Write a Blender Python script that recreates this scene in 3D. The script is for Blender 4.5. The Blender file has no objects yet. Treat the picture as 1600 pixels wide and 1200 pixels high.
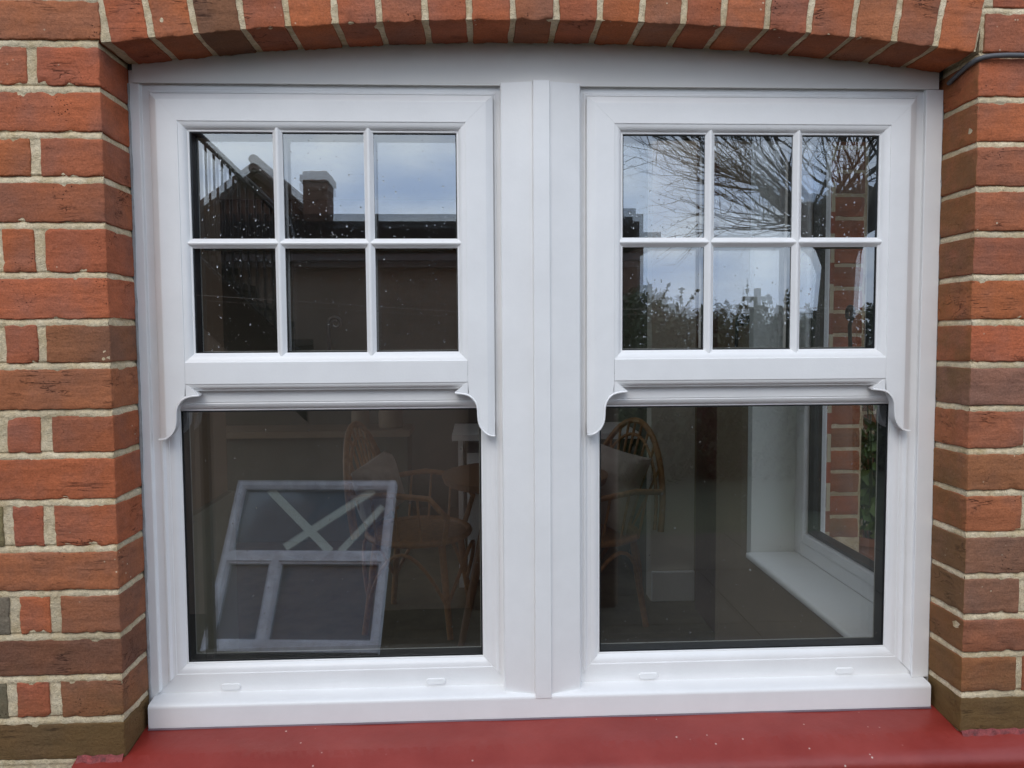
import bpy, bmesh, math, random
from mathutils import Vector, Matrix, noise
random.seed(7)
R = math.radians
scene = bpy.context.scene
COL = scene.collection

# ------------------------------------------------------------------ camera
FPX = 1200.0
CAM = Vector((0.0, -1.2977, 0.0))
YAW, PITCH, ROLL = 0.0446, 0.0594, -0.0063
_f = Vector((math.sin(YAW) * math.cos(PITCH), math.cos(YAW) * math.cos(PITCH), -math.sin(PITCH)))
_r0 = Vector((math.cos(YAW), -math.sin(YAW), 0.0))
_u0 = _r0.cross(_f)
_r = _r0 * math.cos(ROLL) + _u0 * math.sin(ROLL)
_u = _u0 * math.cos(ROLL) - _r0 * math.sin(ROLL)
cam_data = bpy.data.cameras.new('camera')
cam_data.sensor_width = 36.0
cam_data.lens = 36.0 * FPX / 1600.0
cam_data.clip_start = 0.05
cam_data.clip_end = 900.0
cam = bpy.data.objects.new('camera', cam_data)
COL.objects.link(cam)
m3 = Matrix((_r, _u, -_f)).transposed()
cam.matrix_world = Matrix.Translation(CAM) @ m3.to_4x4()
scene.camera = cam

# ------------------------------------------------------------------ sky, sun, exposure
SUN_EL, SUN_AZ = R(42), R(200)          # azimuth clockwise from +y: behind the camera
world = bpy.data.worlds.new('World')
scene.world = world
world.use_nodes = True
wn, wl = world.node_tree.nodes, world.node_tree.links
wn.clear()
w_out = wn.new('ShaderNodeOutputWorld')
w_bg = wn.new('ShaderNodeBackground')
w_sky = wn.new('ShaderNodeTexSky')
w_sky.sky_type = 'NISHITA'
w_sky.sun_disc = False
w_sky.sun_elevation = SUN_EL
w_sky.sun_rotation = SUN_AZ
w_sky.dust_density = 3.0
w_co = wn.new('ShaderNodeTexCoord')
w_map = wn.new('ShaderNodeMapping')
w_map.inputs['Scale'].default_value = (1.0, 1.0, 3.2)
w_n = wn.new('ShaderNodeTexNoise')
w_n.inputs['Scale'].default_value = 4.6
w_n.inputs['Detail'].default_value = 5.0
w_n.inputs['Roughness'].default_value = 0.56
w_ramp = wn.new('ShaderNodeValToRGB')
w_ramp.color_ramp.elements[0].position = 0.33
w_ramp.color_ramp.elements[0].color = (0.38, 0.51, 0.76, 1)
w_ramp.color_ramp.elements[1].position = 0.66
w_ramp.color_ramp.elements[1].color = (0.84, 0.92, 1.0, 1)
w_mul = wn.new('ShaderNodeVectorMath'); w_mul.operation = 'SCALE'
w_mul.inputs['Scale'].default_value = 19.0       # cloud brightness before the 0.1 strength
w_mix = wn.new('ShaderNodeMix'); w_mix.data_type = 'RGBA'
w_mix.inputs['Factor'].default_value = 0.88
wl.new(w_co.outputs['Generated'], w_map.inputs['Vector'])
wl.new(w_map.outputs['Vector'], w_n.inputs['Vector'])
wl.new(w_n.outputs['Fac'], w_ramp.inputs['Fac'])
wl.new(w_ramp.outputs['Color'], w_mul.inputs[0])
wl.new(w_sky.outputs['Color'], w_mix.inputs['A'])
wl.new(w_mul.outputs['Vector'], w_mix.inputs['B'])
wl.new(w_mix.outputs['Result'], w_bg.inputs['Color'])
w_bg.inputs['Strength'].default_value = 0.1
wl.new(w_bg.outputs['Background'], w_out.inputs['Surface'])

sun_data = bpy.data.lights.new('sun', 'SUN')
sun_data.energy = 0.95
sun_data.angle = R(35)
sun_data.color = (1.0, 0.93, 0.84)
sun = bpy.data.objects.new('sun', sun_data)
COL.objects.link(sun)
_to_sun = Vector((math.sin(SUN_AZ) * math.cos(SUN_EL), math.cos(SUN_AZ) * math.cos(SUN_EL), math.sin(SUN_EL)))
sun.rotation_euler = _to_sun.to_track_quat('Z', 'Y').to_euler()
sun.location = _to_sun * 20

scene.view_settings.view_transform = 'Standard'
scene.view_settings.look = 'None'
scene.view_settings.exposure = 0.06
scene.view_settings.gamma = 1.0
scene.view_settings.use_curve_mapping = False
scene.cycles.max_bounces = 10
scene.cycles.transparent_max_bounces = 16
scene.cycles.glossy_bounces = 4
scene.cycles.use_denoising = True
scene.cycles.caustics_reflective = False
scene.cycles.caustics_refractive = False

# ------------------------------------------------------------------ measuring helpers
def at(px, py, Y):
    """point of the plane y = Y that the photograph shows at pixel (px, py)"""
    d = _f * FPX + _r * (px - 800.0) + _u * (600.0 - py)
    return CAM + d * ((Y - CAM.y) / d.y)

YG = 0.115                                   # mean plane of the glass
def refl(px, py, D):
    """place, in the garden, of what the glass mirrors at pixel (px, py); D = its mirrored distance"""
    p = at(px, py, CAM.y + D)
    return Vector((p.x, 2 * YG - p.y, p.z))

def srgb(r, g, b, k=1.0):
    def c(v):
        v /= 255.0
        return (v / 12.92 if v <= 0.04045 else ((v + 0.055) / 1.055) ** 2.4) * k
    return (min(c(r), 1), min(c(g), 1), min(c(b), 1), 1.0)

# ------------------------------------------------------------------ object helpers
def tag(o, label=None, cat=None, group=None, kind=None):
    if label: o['label'] = label
    if cat: o['category'] = cat
    if group: o['group'] = group
    if kind: o['kind'] = kind
    return o

def empty(name, loc=(0, 0, 0), parent=None):
    o = bpy.data.objects.new(name, None)
    o.empty_display_size = 0.05
    COL.objects.link(o)
    o.location = loc
    if parent: o.parent = parent
    return o

class MB:
    def __init__(self):
        self.v, self.f = [], []
    def add(self, verts, faces):
        n = len(self.v)
        self.v += [tuple(p) for p in verts]
        self.f += [tuple(i + n for i in q) for q in faces]
        return self
    def box(self, a, b):
        (x0, y0, z0), (x1, y1, z1) = a, b
        return self.add([(x0, y0, z0), (x1, y0, z0), (x1, y1, z0), (x0, y1, z0), (x0, y0, z1), (x1, y0, z1), (x1, y1, z1), (x0, y1, z1)],
                        [(3, 2, 1, 0), (4, 5, 6, 7), (0, 1, 5, 4), (1, 2, 6, 5), (2, 3, 7, 6), (3, 0, 4, 7)])
    def tube(self, pts, rad, sides=8, closed=False, caps=True):
        pts = [Vector(p) for p in pts]
        n = len(pts)
        if not hasattr(rad, '__len__'): rad = [rad] * n
        rings, ref = [], None
        for i, p in enumerate(pts):
            if closed: t = pts[(i + 1) % n] - pts[i - 1]
            else: t = pts[min(i + 1, n - 1)] - pts[max(i - 1, 0)]
            t = t.normalized() if t.length > 1e-9 else Vector((0, 0, 1))
            if ref is None: ref = Vector((0, 0, 1)) if abs(t.z) < 0.9 else Vector((1, 0, 0))
            a = (ref - t * ref.dot(t))
            a = a.normalized() if a.length > 1e-6 else t.orthogonal().normalized()
            ref = a
            b = t.cross(a)
            rings.append([p + (a * math.cos(k * 2 * math.pi / sides) + b * math.sin(k * 2 * math.pi / sides)) * rad[i] for k in range(sides)])
        vs = [v for r in rings for v in r]
        fs = []
        for i in range(n if closed else n - 1):
            j = (i + 1) % n
            for k in range(sides):
                k2 = (k + 1) % sides
                fs.append((i * sides + k, i * sides + k2, j * sides + k2, j * sides + k))
        if caps and not closed:
            fs.append(tuple(range(sides))[::-1]); fs.append(tuple((n - 1) * sides + k for k in range(sides)))
        return self.add(vs, fs)
    def prism(self, outline, y0, y1):
        """outline of (x, z) points, extruded along y from y0 (front) to y1"""
        n = len(outline)
        vs = [(x, y0, z) for x, z in outline] + [(x, y1, z) for x, z in outline]
        fs = [tuple(range(n)), tuple(range(2 * n - 1, n - 1, -1))]
        for i in range(n):
            j = (i + 1) % n
            fs.append((j, i, n + i, n + j))
        return self.add(vs, fs)
    def build(self, name, mat, parent=None, smooth=False, angle=35, loc=None, fix=False):
        me = bpy.data.meshes.new(name)
        vs = self.v
        if loc is not None:
            vs = [(x - loc[0], y - loc[1], z - loc[2]) for x, y, z in vs]
        me.from_pydata(vs, [], self.f)
        if fix:
            bm = bmesh.new(); bm.from_mesh(me)
            bmesh.ops.recalc_face_normals(bm, faces=bm.faces)
            bm.to_mesh(me); bm.free()
        me.update()
        if smooth:
            me.polygons.foreach_set('use_smooth', [True] * len(me.polygons))
            try: me.set_sharp_from_angle(angle=R(angle))
            except Exception: pass
        me.materials.append(mat)
        o = bpy.data.objects.new(name, me)
        if smooth and angle < 45:
            wm = o.modifiers.new('weighted', 'WEIGHTED_NORMAL'); wm.keep_sharp = True; wm.weight = 80
        COL.objects.link(o)
        if parent: o.parent = parent
        if loc is not None: o.location = loc
        return o

def bevel(o, w, seg=2):
    m = o.modifiers.new('bevel', 'BEVEL'); m.width = w; m.segments = seg; m.limit_method = 'ANGLE'; m.angle_limit = R(40)
    return o

# ------------------------------------------------------------------ materials
def new_mat(name):
    m = bpy.data.materials.new(name); m.use_nodes = True
    nt = m.node_tree; nt.nodes.clear()
    out = nt.nodes.new('ShaderNodeOutputMaterial')
    return m, nt.nodes, nt.links, out

def simple(name, col, rough=0.6, spec=0.5, var=0.0, vscale=12.0, bump=0.0, bscale=80.0, metal=0.0, stretch=(1, 1, 1), coat=0.0):
    m, n, l, out = new_mat(name)
    p = n.new('ShaderNodeBsdfPrincipled')
    p.inputs['Base Color'].default_value = (*col[:3], 1)
    p.inputs['Roughness'].default_value = rough
    p.inputs['Specular IOR Level'].default_value = spec
    p.inputs['Metallic'].default_value = metal
    p.inputs['Coat Weight'].default_value = coat
    l.new(p.outputs[0], out.inputs['Surface'])
    if var or bump:
        co = n.new('ShaderNodeTexCoord'); mp = n.new('ShaderNodeMapping')
        mp.inputs['Scale'].default_value = stretch
        l.new(co.outputs['Object'], mp.inputs['Vector'])
    if var:
        t = n.new('ShaderNodeTexNoise'); t.inputs['Scale'].default_value = vscale; t.inputs['Detail'].default_value = 6; t.inputs['Roughness'].default_value = 0.65
        l.new(mp.outputs[0], t.inputs['Vector'])
        r = n.new('ShaderNodeMapRange'); r.inputs['From Min'].default_value = 0.3; r.inputs['From Max'].default_value = 0.7
        r.inputs['To Min'].default_value = 1 - var; r.inputs['To Max'].default_value = 1 + var
        l.new(t.outputs['Fac'], r.inputs['Value'])
        s = n.new('ShaderNodeVectorMath'); s.operation = 'SCALE'; s.inputs[0].default_value = col[:3]
        l.new(r.outputs[0], s.inputs['Scale'])
        l.new(s.outputs[0], p.inputs['Base Color'])
    if bump:
        t2 = n.new('ShaderNodeTexNoise'); t2.inputs['Scale'].default_value = bscale; t2.inputs['Detail'].default_value = 5
        l.new(mp.outputs[0], t2.inputs['Vector'])
        b = n.new('ShaderNodeBump'); b.inputs['Strength'].default_value = bump; b.inputs['Distance'].default_value = 0.01
        l.new(t2.outputs['Fac'], b.inputs['Height'])
        l.new(b.outputs[0], p.inputs['Normal'])
    return m

def glass_mat(name, base=0.12, tint=(0.98, 0.985, 0.975)):
    m, n, l, out = new_mat(name)
    tr = n.new('ShaderNodeBsdfTransparent'); tr.inputs['Color'].default_value = (*tint, 1)
    gl = n.new('ShaderNodeBsdfGlossy'); gl.inputs['Roughness'].default_value = 0.0
    gl.inputs['Color'].default_value = (0.95, 0.98, 1.0, 1)
    lw = n.new('ShaderNodeLayerWeight'); lw.inputs['Blend'].default_value = 0.5
    pw = n.new('ShaderNodeMath'); pw.operation = 'POWER'; pw.inputs[1].default_value = 5.0
    ml = n.new('ShaderNodeMath'); ml.operation = 'MULTIPLY_ADD'; ml.inputs[1].default_value = 0.85; ml.inputs[2].default_value = base
    l.new(lw.outputs['Facing'], pw.inputs[0]); l.new(pw.outputs[0], ml.inputs[0])
    mx = n.new('ShaderNodeMixShader')
    l.new(ml.outputs[0], mx.inputs['Fac']); l.new(tr.outputs[0], mx.inputs[1]); l.new(gl.outputs[0], mx.inputs[2])
    l.new(mx.outputs[0], out.inputs['Surface'])
    return m

def brick_mat():
    m, n, l, out = new_mat('fired clay brick')
    p = n.new('ShaderNodeBsdfPrincipled'); p.inputs['Roughness'].default_value = 0.88; p.inputs['Specular IOR Level'].default_value = 0.25
    info = n.new('ShaderNodeObjectInfo')
    co = n.new('ShaderNodeTexCoord')
    off = n.new('ShaderNodeMath'); off.operation = 'MULTIPLY'; off.inputs[1].default_value = 53.0
    l.new(info.outputs['Random'], off.inputs[0])
    add = n.new('ShaderNodeVectorMath'); add.operation = 'ADD'
    l.new(co.outputs['Object'], add.inputs[0]); l.new(off.outputs[0], add.inputs[1])
    def tex(scale, detail=6, rough=0.6, stretch=None, dist=0.0):
        t = n.new('ShaderNodeTexNoise'); t.inputs['Scale'].default_value = scale; t.inputs['Detail'].default_value = detail
        t.inputs['Roughness'].default_value = rough; t.inputs['Distortion'].default_value = dist
        if stretch:
            mp = n.new('ShaderNodeMapping'); mp.inputs['Scale'].default_value = stretch
            l.new(add.outputs[0], mp.inputs['Vector']); l.new(mp.outputs[0], t.inputs['Vector'])
        else: l.new(add.outputs[0], t.inputs['Vector'])
        return t
    def rng(src, a, b, c, d):
        r = n.new('ShaderNodeMapRange'); r.inputs['From Min'].default_value = a; r.inputs['From Max'].default_value = b
        r.inputs['To Min'].default_value = c; r.inputs['To Max'].default_value = d
        l.new(src, r.inputs['Value']); return r.outputs[0]
    def mix(fac, a, b, mode='MIX'):
        x = n.new('ShaderNodeMix'); x.data_type = 'RGBA'; x.blend_type = mode
        for s, v in (('Factor', fac), ('A', a), ('B', b)):
            if isinstance(v, (tuple, float)): x.inputs[s].default_value = v
            else: l.new(v, x.inputs[s])
        return x.outputs['Result']
    big = tex(13, 4, 0.55)
    fine = tex(95, 6, 0.7)
    drag = tex(26, 5, 0.6, (0.35, 1.0, 2.6))
    hsv = n.new('ShaderNodeHueSaturation'); hsv.inputs['Saturation'].default_value = 0.85; hsv.inputs['Value'].default_value = 0.70
    l.new(info.outputs['Color'], hsv.inputs['Color'])
    c = mix(rng(big.outputs['Fac'], 0.42, 0.68, 0.0, 0.75), info.outputs['Color'], hsv.outputs[0])
    sc = n.new('ShaderNodeVectorMath'); sc.operation = 'SCALE'
    l.new(c, sc.inputs[0]); l.new(rng(drag.outputs['Fac'], 0.3, 0.7, 0.82, 1.14), sc.inputs['Scale'])
    c = sc.outputs[0]
    c = mix(rng(fine.outputs['Fac'], 0.56, 0.8, 0.0, 0.45), c, srgb(92, 50, 36))
    # pits: dark flecks, and pale lime flecks
    vo = n.new('ShaderNodeTexVoronoi'); vo.inputs['Scale'].default_value = 190
    l.new(add.outputs[0], vo.inputs['Vector'])
    sel = tex(14, 3, 0.5)
    pit = n.new('ShaderNodeMath'); pit.operation = 'MULTIPLY'
    l.new(rng(vo.outputs['Distance'], 0.12, 0.26, 1.0, 0.0), pit.inputs[0]); l.new(rng(sel.outputs['Fac'], 0.60, 0.68, 0.0, 0.8), pit.inputs[1])
    grit = tex(330, 3, 0.7)
    sg = n.new('ShaderNodeVectorMath'); sg.operation = 'SCALE'
    l.new(c, sg.inputs[0]); l.new(rng(grit.outputs['Fac'], 0.3, 0.7, 0.80, 1.20), sg.inputs['Scale'])
    c = sg.outputs[0]
    # drag creases: short dark tears along the face
    cr = tex(20, 4, 0.6, (0.30, 1.0, 3.4), 0.8)
    crs = tex(11, 2, 0.5)
    tear = n.new('ShaderNodeMath'); tear.operation = 'MULTIPLY'
    ab = n.new('ShaderNodeMath'); ab.operation = 'SUBTRACT'; ab.inputs[1].default_value = 0.5; l.new(cr.outputs['Fac'], ab.inputs[0])
    ab2 = n.new('ShaderNodeMath'); ab2.operation = 'ABSOLUTE'; l.new(ab.outputs[0], ab2.inputs[0])
    l.new(rng(ab2.outputs[0], 0.0, 0.011, 0.8, 0.0), tear.inputs[0]); l.new(rng(crs.outputs['Fac'], 0.56, 0.64, 0.0, 1.0), tear.inputs[1])
    c = mix(tear.outputs[0], c, srgb(70, 36, 26))
    c = mix(pit.outputs[0], c, srgb(58, 30, 24))
    vl = n.new('ShaderNodeTexVoronoi'); vl.inputs['Scale'].default_value = 70
    l.new(add.outputs[0], vl.inputs['Vector'])
    sel2 = tex(9, 2, 0.5)
    lime = n.new('ShaderNodeMath'); lime.operation = 'MULTIPLY'
    l.new(rng(vl.outputs['Distance'], 0.07, 0.13, 0.8, 0.0), lime.inputs[0]); l.new(rng(sel2.outputs['Fac'], 0.6, 0.66, 0.0, 1.0), lime.inputs[1])
    c = mix(lime.outputs[0], c, srgb(214, 200, 172))
    # green-brown algae film near the wet sill
    geo = n.new('ShaderNodeNewGeometry'); sep = n.new('ShaderNodeSeparateXYZ')
    l.new(geo.outputs['Position'], sep.inputs[0])
    hn = n.new('ShaderNodeTexNoise'); hn.inputs['Scale'].default_value = 7.0; hn.inputs['Detail'].default_value = 5
    l.new(geo.outputs['Position'], hn.inputs['Vector'])
    hh = n.new('ShaderNodeMath'); hh.operation = 'MULTIPLY_ADD'; hh.inputs[1].default_value = 0.45
    l.new(hn.outputs['Fac'], hh.inputs[0]); l.new(sep.outputs['Z'], hh.inputs[2])
    c = mix(rng(hh.outputs[0], -0.49, -0.34, 0.5, 0.0), c, srgb(98, 78, 42))
    sn = n.new('ShaderNodeSeparateXYZ'); l.new(geo.outputs['Normal'], sn.inputs[0])
    an = n.new('ShaderNodeTexNoise'); an.inputs['Scale'].default_value = 4.2; an.inputs['Detail'].default_value = 6; an.inputs['Roughness'].default_value = 0.65
    l.new(geo.outputs['Position'], an.inputs['Vector'])
    am = n.new('ShaderNodeMath'); am.operation = 'MULTIPLY'
    l.new(rng(sn.outputs['X'], -0.85, -0.6, 1.0, 0.0), am.inputs[0]); l.new(rng(an.outputs['Fac'], 0.40, 0.58, 0.0, 0.6), am.inputs[1])
    c = mix(am.outputs[0], c, srgb(104, 78, 40))
    l.new(c, p.inputs['Base Color'])
    hsum = n.new('ShaderNodeMath'); hsum.operation = 'MULTIPLY_ADD'; hsum.inputs[1].default_value = 0.8
    l.new(drag.outputs['Fac'], hsum.inputs[0]); l.new(fine.outputs['Fac'], hsum.inputs[2])
    hs1 = n.new('ShaderNodeMath'); hs1.operation = 'SUBTRACT'
    l.new(hsum.outputs[0], hs1.inputs[0]); l.new(pit.outputs[0], hs1.inputs[1])
    hs2 = n.new('ShaderNodeMath'); hs2.operation = 'SUBTRACT'
    l.new(hs1.outputs[0], hs2.inputs[0]); l.new(tear.outputs[0], hs2.inputs[1])
    b = n.new('ShaderNodeBump'); b.inputs['Strength'].default_value = 1.0; b.inputs['Distance'].default_value = 0.0026
    l.new(hs2.outputs[0], b.inputs['Height']); l.new(b.outputs[0], p.inputs['Normal'])
    l.new(p.outputs[0], out.inputs['Surface'])
    return m

def mortar_mat():
    m, n, l, out = new_mat('lime mortar')
    p = n.new('ShaderNodeBsdfPrincipled'); p.inputs['Roughness'].default_value = 0.95; p.inputs['Specular IOR Level'].default_value = 0.15
    co = n.new('ShaderNodeTexCoord')
    def tex(s, d=6, r=0.65):
        t = n.new('ShaderNodeTexNoise'); t.inputs['Scale'].default_value = s; t.inputs['Detail'].default_value = d; t.inputs['Roughness'].default_value = r
        l.new(co.outputs['Object'], t.inputs['Vector']); return t
    a, b, c = tex(22), tex(160, 4), tex(420, 3)
    r1 = n.new('ShaderNodeValToRGB')
    e = r1.color_ramp.elements
    e[0].position = 0.28; e[0].color = srgb(196, 172, 130)
    e[1].position = 0.60; e[1].color = srgb(232, 214, 182)
    l.new(a.outputs['Fac'], r1.inputs['Fac'])
    mr = n.new('ShaderNodeMapRange'); mr.inputs['From Min'].default_value = 0.3; mr.inputs['From Max'].default_value = 0.7
    mr.inputs['To Min'].default_value = 0.72; mr.inputs['To Max'].default_value = 1.1
    l.new(b.outputs['Fac'], mr.inputs['Value'])
    s = n.new('ShaderNodeVectorMath'); s.operation = 'SCALE'
    l.new(r1.outputs[0], s.inputs[0]); l.new(mr.outputs[0], s.inputs['Scale'])
    st = tex(5.5, 5, 0.6)
    ms = n.new('ShaderNodeMapRange'); ms.inputs['From Min'].default_value = 0.50; ms.inputs['From Max'].default_value = 0.68; ms.inputs['To Max'].default_value = 0.55
    l.new(st.outputs['Fac'], ms.inputs['Value'])
    mx = n.new('ShaderNodeMix'); mx.data_type = 'RGBA'; mx.inputs['B'].default_value = srgb(140, 126, 98)
    l.new(ms.outputs[0], mx.inputs['Factor']); l.new(s.outputs[0], mx.inputs['A'])
    sp = n.new('ShaderNodeTexVoronoi'); sp.inputs['Scale'].default_value = 230; l.new(co.outputs['Object'], sp.inputs['Vector'])
    mp2 = n.new('ShaderNodeMapRange'); mp2.inputs['From Min'].default_value = 0.10; mp2.inputs['From Max'].default_value = 0.22; mp2.inputs['To Min'].default_value = 0.55; mp2.inputs['To Max'].default_value = 0.0
    l.new(sp.outputs['Distance'], mp2.inputs['Value'])
    mx2 = n.new('ShaderNodeMix'); mx2.data_type = 'RGBA'; mx2.inputs['B'].default_value = srgb(118, 104, 82)
    l.new(mp2.outputs[0], mx2.inputs['Factor']); l.new(mx.outputs['Result'], mx2.inputs['A'])
    l.new(mx2.outputs['Result'], p.inputs['Base Color'])
    h = n.new('ShaderNodeMath'); h.operation = 'ADD'
    l.new(b.outputs['Fac'], h.inputs[0]); l.new(c.outputs['Fac'], h.inputs[1])
    bp = n.new('ShaderNodeBump'); bp.inputs['Strength'].default_value = 0.9; bp.inputs['Distance'].default_value = 0.0025
    l.new(h.outputs[0], bp.inputs['Height']); l.new(bp.outputs[0], p.inputs['Normal'])
    l.new(p.outputs[0], out.inputs['Surface'])
    return m

def far_brick_mat():
    """brickwork too far outside the picture to build brick by brick"""
    m, n, l, out = new_mat('distant brickwork')
    p = n.new('ShaderNodeBsdfPrincipled'); p.inputs['Roughness'].default_value = 0.9
    co = n.new('ShaderNodeTexCoord'); sep = n.new('ShaderNodeSeparateXYZ'); cmb = n.new('ShaderNodeCombineXYZ')
    l.new(co.outputs['Object'], sep.inputs[0])
    ad = n.new('ShaderNodeMath'); ad.operation = 'ADD'
    l.new(sep.outputs['X'], ad.inputs[0]); l.new(sep.outputs['Y'], ad.inputs[1])
    l.new(ad.outputs[0], cmb.inputs['X']); l.new(sep.outputs['Z'], cmb.inputs['Y'])
    b = n.new('ShaderNodeTexBrick')
    b.inputs['Scale'].default_value = 1.0; b.inputs['Brick Width'].default_value = 0.225; b.inputs['Row Height'].default_value = 0.075
    b.inputs['Mortar Size'].default_value = 0.006
    b.inputs['Color1'].default_value = srgb(168, 84, 56); b.inputs['Color2'].default_value = srgb(128, 74, 54); b.inputs['Mortar'].default_value = srgb(196, 182, 152)
    l.new(cmb.outputs[0], b.inputs['Vector'])
    l.new(b.outputs['Color'], p.inputs['Base Color'])
    bp = n.new('ShaderNodeBump'); bp.inputs['Strength'].default_value = 0.5; bp.inputs['Distance'].default_value = 0.004; bp.invert = True
    l.new(b.outputs['Fac'], bp.inputs['Height']); l.new(bp.outputs[0], p.inputs['Normal'])
    l.new(p.outputs[0], out.inputs['Surface'])
    return m

def sill_mat():
    m, n, l, out = new_mat('red masonry paint')
    p = n.new('ShaderNodeBsdfPrincipled'); p.inputs['Roughness'].default_value = 0.42
    co = n.new('ShaderNodeTexCoord')
    def tex(s, d=6, r=0.6):
        t = n.new('ShaderNodeTexNoise'); t.inputs['Scale'].default_value = s; t.inputs['Detail'].default_value = d; t.inputs['Roughness'].default_value = r
        l.new(co.outputs['Object'], t.inputs['Vector']); return t
    r1 = n.new('ShaderNodeValToRGB'); e = r1.color_ramp.elements
    e[0].position = 0.33; e[0].color = srgb(128, 37, 29)
    e[1].position = 0.66; e[1].color = srgb(145, 54, 46)
    l.new(tex(7, 7).outputs['Fac'], r1.inputs['Fac'])
    vo = n.new('ShaderNodeTexVoronoi'); vo.inputs['Scale'].default_value = 46; l.new(co.outputs['Object'], vo.inputs['Vector'])
    mr = n.new('ShaderNodeMapRange'); mr.inputs['From Min'].default_value = 0.045; mr.inputs['From Max'].default_value = 0.10; mr.inputs['To Min'].default_value = 1; mr.inputs['To Max'].default_value = 0
    l.new(vo.outputs['Distance'], mr.inputs['Value'])
    sl = tex(5, 2); ms = n.new('ShaderNodeMapRange'); ms.inputs['From Min'].default_value = 0.5; ms.inputs['From Max'].default_value = 0.58
    l.new(sl.outputs['Fac'], ms.inputs['Value'])
    mu = n.new('ShaderNodeMath'); mu.operation = 'MULTIPLY'; l.new(mr.outputs[0], mu.inputs[0]); l.new(ms.outputs[0], mu.inputs[1])
    mx = n.new('ShaderNodeMix'); mx.data_type = 'RGBA'; mx.inputs['B'].default_value = srgb(205, 180, 168)
    l.new(mu.outputs[0], mx.inputs['Factor']); l.new(r1.outputs[0], mx.inputs['A'])
    l.new(mx.outputs['Result'], p.inputs['Base Color'])
    mrr = n.new('ShaderNodeMapRange'); mrr.inputs['To Min'].default_value = 0.3; mrr.inputs['To Max'].default_value = 0.55
    l.new(tex(20).outputs['Fac'], mrr.inputs['Value']); l.new(mrr.outputs[0], p.inputs['Roughness'])
    bp = n.new('ShaderNodeBump'); bp.inputs['Strength'].default_value = 0.35; bp.inputs['Distance'].default_value = 0.004
    l.new(tex(30, 8).outputs['Fac'], bp.inputs['Height']); l.new(bp.outputs[0], p.inputs['Normal'])
    l.new(p.outputs[0], out.inputs['Surface'])
    return m

def leaf_mat(name, c1, c2):
    m, n, l, out = new_mat(name)
    p = n.new('ShaderNodeBsdfPrincipled'); p.inputs['Roughness'].default_value = 0.55
    co = n.new('ShaderNodeTexCoord'); t = n.new('ShaderNodeTexNoise'); t.inputs['Scale'].default_value = 9
    l.new(co.outputs['Object'], t.inputs['Vector'])
    mx = n.new('ShaderNodeMix'); mx.data_type = 'RGBA'; mx.inputs['A'].default_value = c1; mx.inputs['B'].default_value = c2
    l.new(t.outputs['Fac'], mx.inputs['Factor']); l.new(mx.outputs['Result'], p.inputs['Base Color'])
    l.new(p.outputs[0], out.inputs['Surface'])
    return m

M_BRICK = brick_mat()
M_MORTAR = mortar_mat()
M_FARBRICK = far_brick_mat()
M_SILL = sill_mat()
M_PVC = simple('white window plastic', (0.82, 0.81, 0.80), 0.32, 0.5, var=0.035, vscale=9, bump=0.03, bscale=260)
M_BOARD = simple('white fascia board', (0.80, 0.775, 0.735), 0.45, 0.4, var=0.03, vscale=5)
M_GLASS = glass_mat('outer window glass', 0.225)
M_GLASS_IN = glass_mat('inner window glass', 0.205)
M_RUBBER = simple('black glazing rubber', (0.010, 0.011, 0.012), 0.45, 0.4)
M_SPACER_LINE = simple('pale spacer edge', (0.45, 0.44, 0.40), 0.5)
M_SEAL = simple('grey silicone sealant', (0.30, 0.29, 0.28), 0.5, var=0.25, vscale=60)
M_IRON = simple('black iron', (0.012, 0.012, 0.013), 0.4, 0.5)
M_CABLE = simple('grey cable sheath', (0.085, 0.085, 0.09), 0.5, var=0.15, vscale=30)
M_CREAM = simple('cream plaster', (0.80, 0.75, 0.64), 0.8, var=0.04, vscale=4)
M_WHITEPAINT = simple('white gloss paint', (0.86, 0.865, 0.84), 0.4)
M_DARKWALL = simple('olive brown wall paint', (0.27, 0.20, 0.13), 0.8, var=0.1, vscale=3)
M_BACKWALL = simple('dark sage wall paint', (0.13, 0.13, 0.095), 0.85, var=0.12, vscale=3)
M_FLOOR = simple('brown floor covering', (0.15, 0.115, 0.06), 0.7, var=0.25, vscale=9, bump=0.2, bscale=60)
M_CEIL = simple('ceiling paint', (0.75, 0.74, 0.70), 0.9)
M_RATTAN = simple('honey rattan', (0.36, 0.175, 0.06), 0.5, var=0.3, vscale=40, stretch=(1, 1, 1))
M_CUSHION = simple('pale grey linen', (0.48, 0.40, 0.33), 0.9, var=0.15, vscale=18, bump=0.3, bscale=300)
M_OAK = simple('oak wood', (0.20, 0.10, 0.04), 0.45, var=0.25, vscale=14, stretch=(8, 8, 1))
M_DOOR = simple('dark red brown wood', (0.10, 0.028, 0.02), 0.45, var=0.2, vscale=10, stretch=(6, 6, 1))
M_RENDER = simple('brown grey render', (0.30, 0.255, 0.205), 0.9, var=0.15, vscale=3, bump=0.2, bscale=40)
M_FASCIA = simple('dark roof fascia', (0.018, 0.018, 0.02), 0.55)
M_ROOFTILE = simple('brown clay roof tiles', (0.10, 0.055, 0.04), 0.8, var=0.3, vscale=12)
M_HOUSEBRICK = simple('weathered house brick', (0.13, 0.07, 0.05), 0.9, var=0.3, vscale=14)
M_PAVING = simple('stone paving', (0.055, 0.046, 0.032), 0.85, var=0.3, vscale=2.2, bump=0.2, bscale=30)
M_LAWN = simple('lawn', (0.045, 0.05, 0.025), 0.95, var=0.35, vscale=4)
M_BARK = simple('tree bark', (0.085, 0.075, 0.05), 0.9, var=0.35, vscale=9, bump=0.6, bscale=25)
M_LEAF = leaf_mat('dark hedge leaf', (0.03, 0.05, 0.015, 1), (0.07, 0.085, 0.03, 1))
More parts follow.
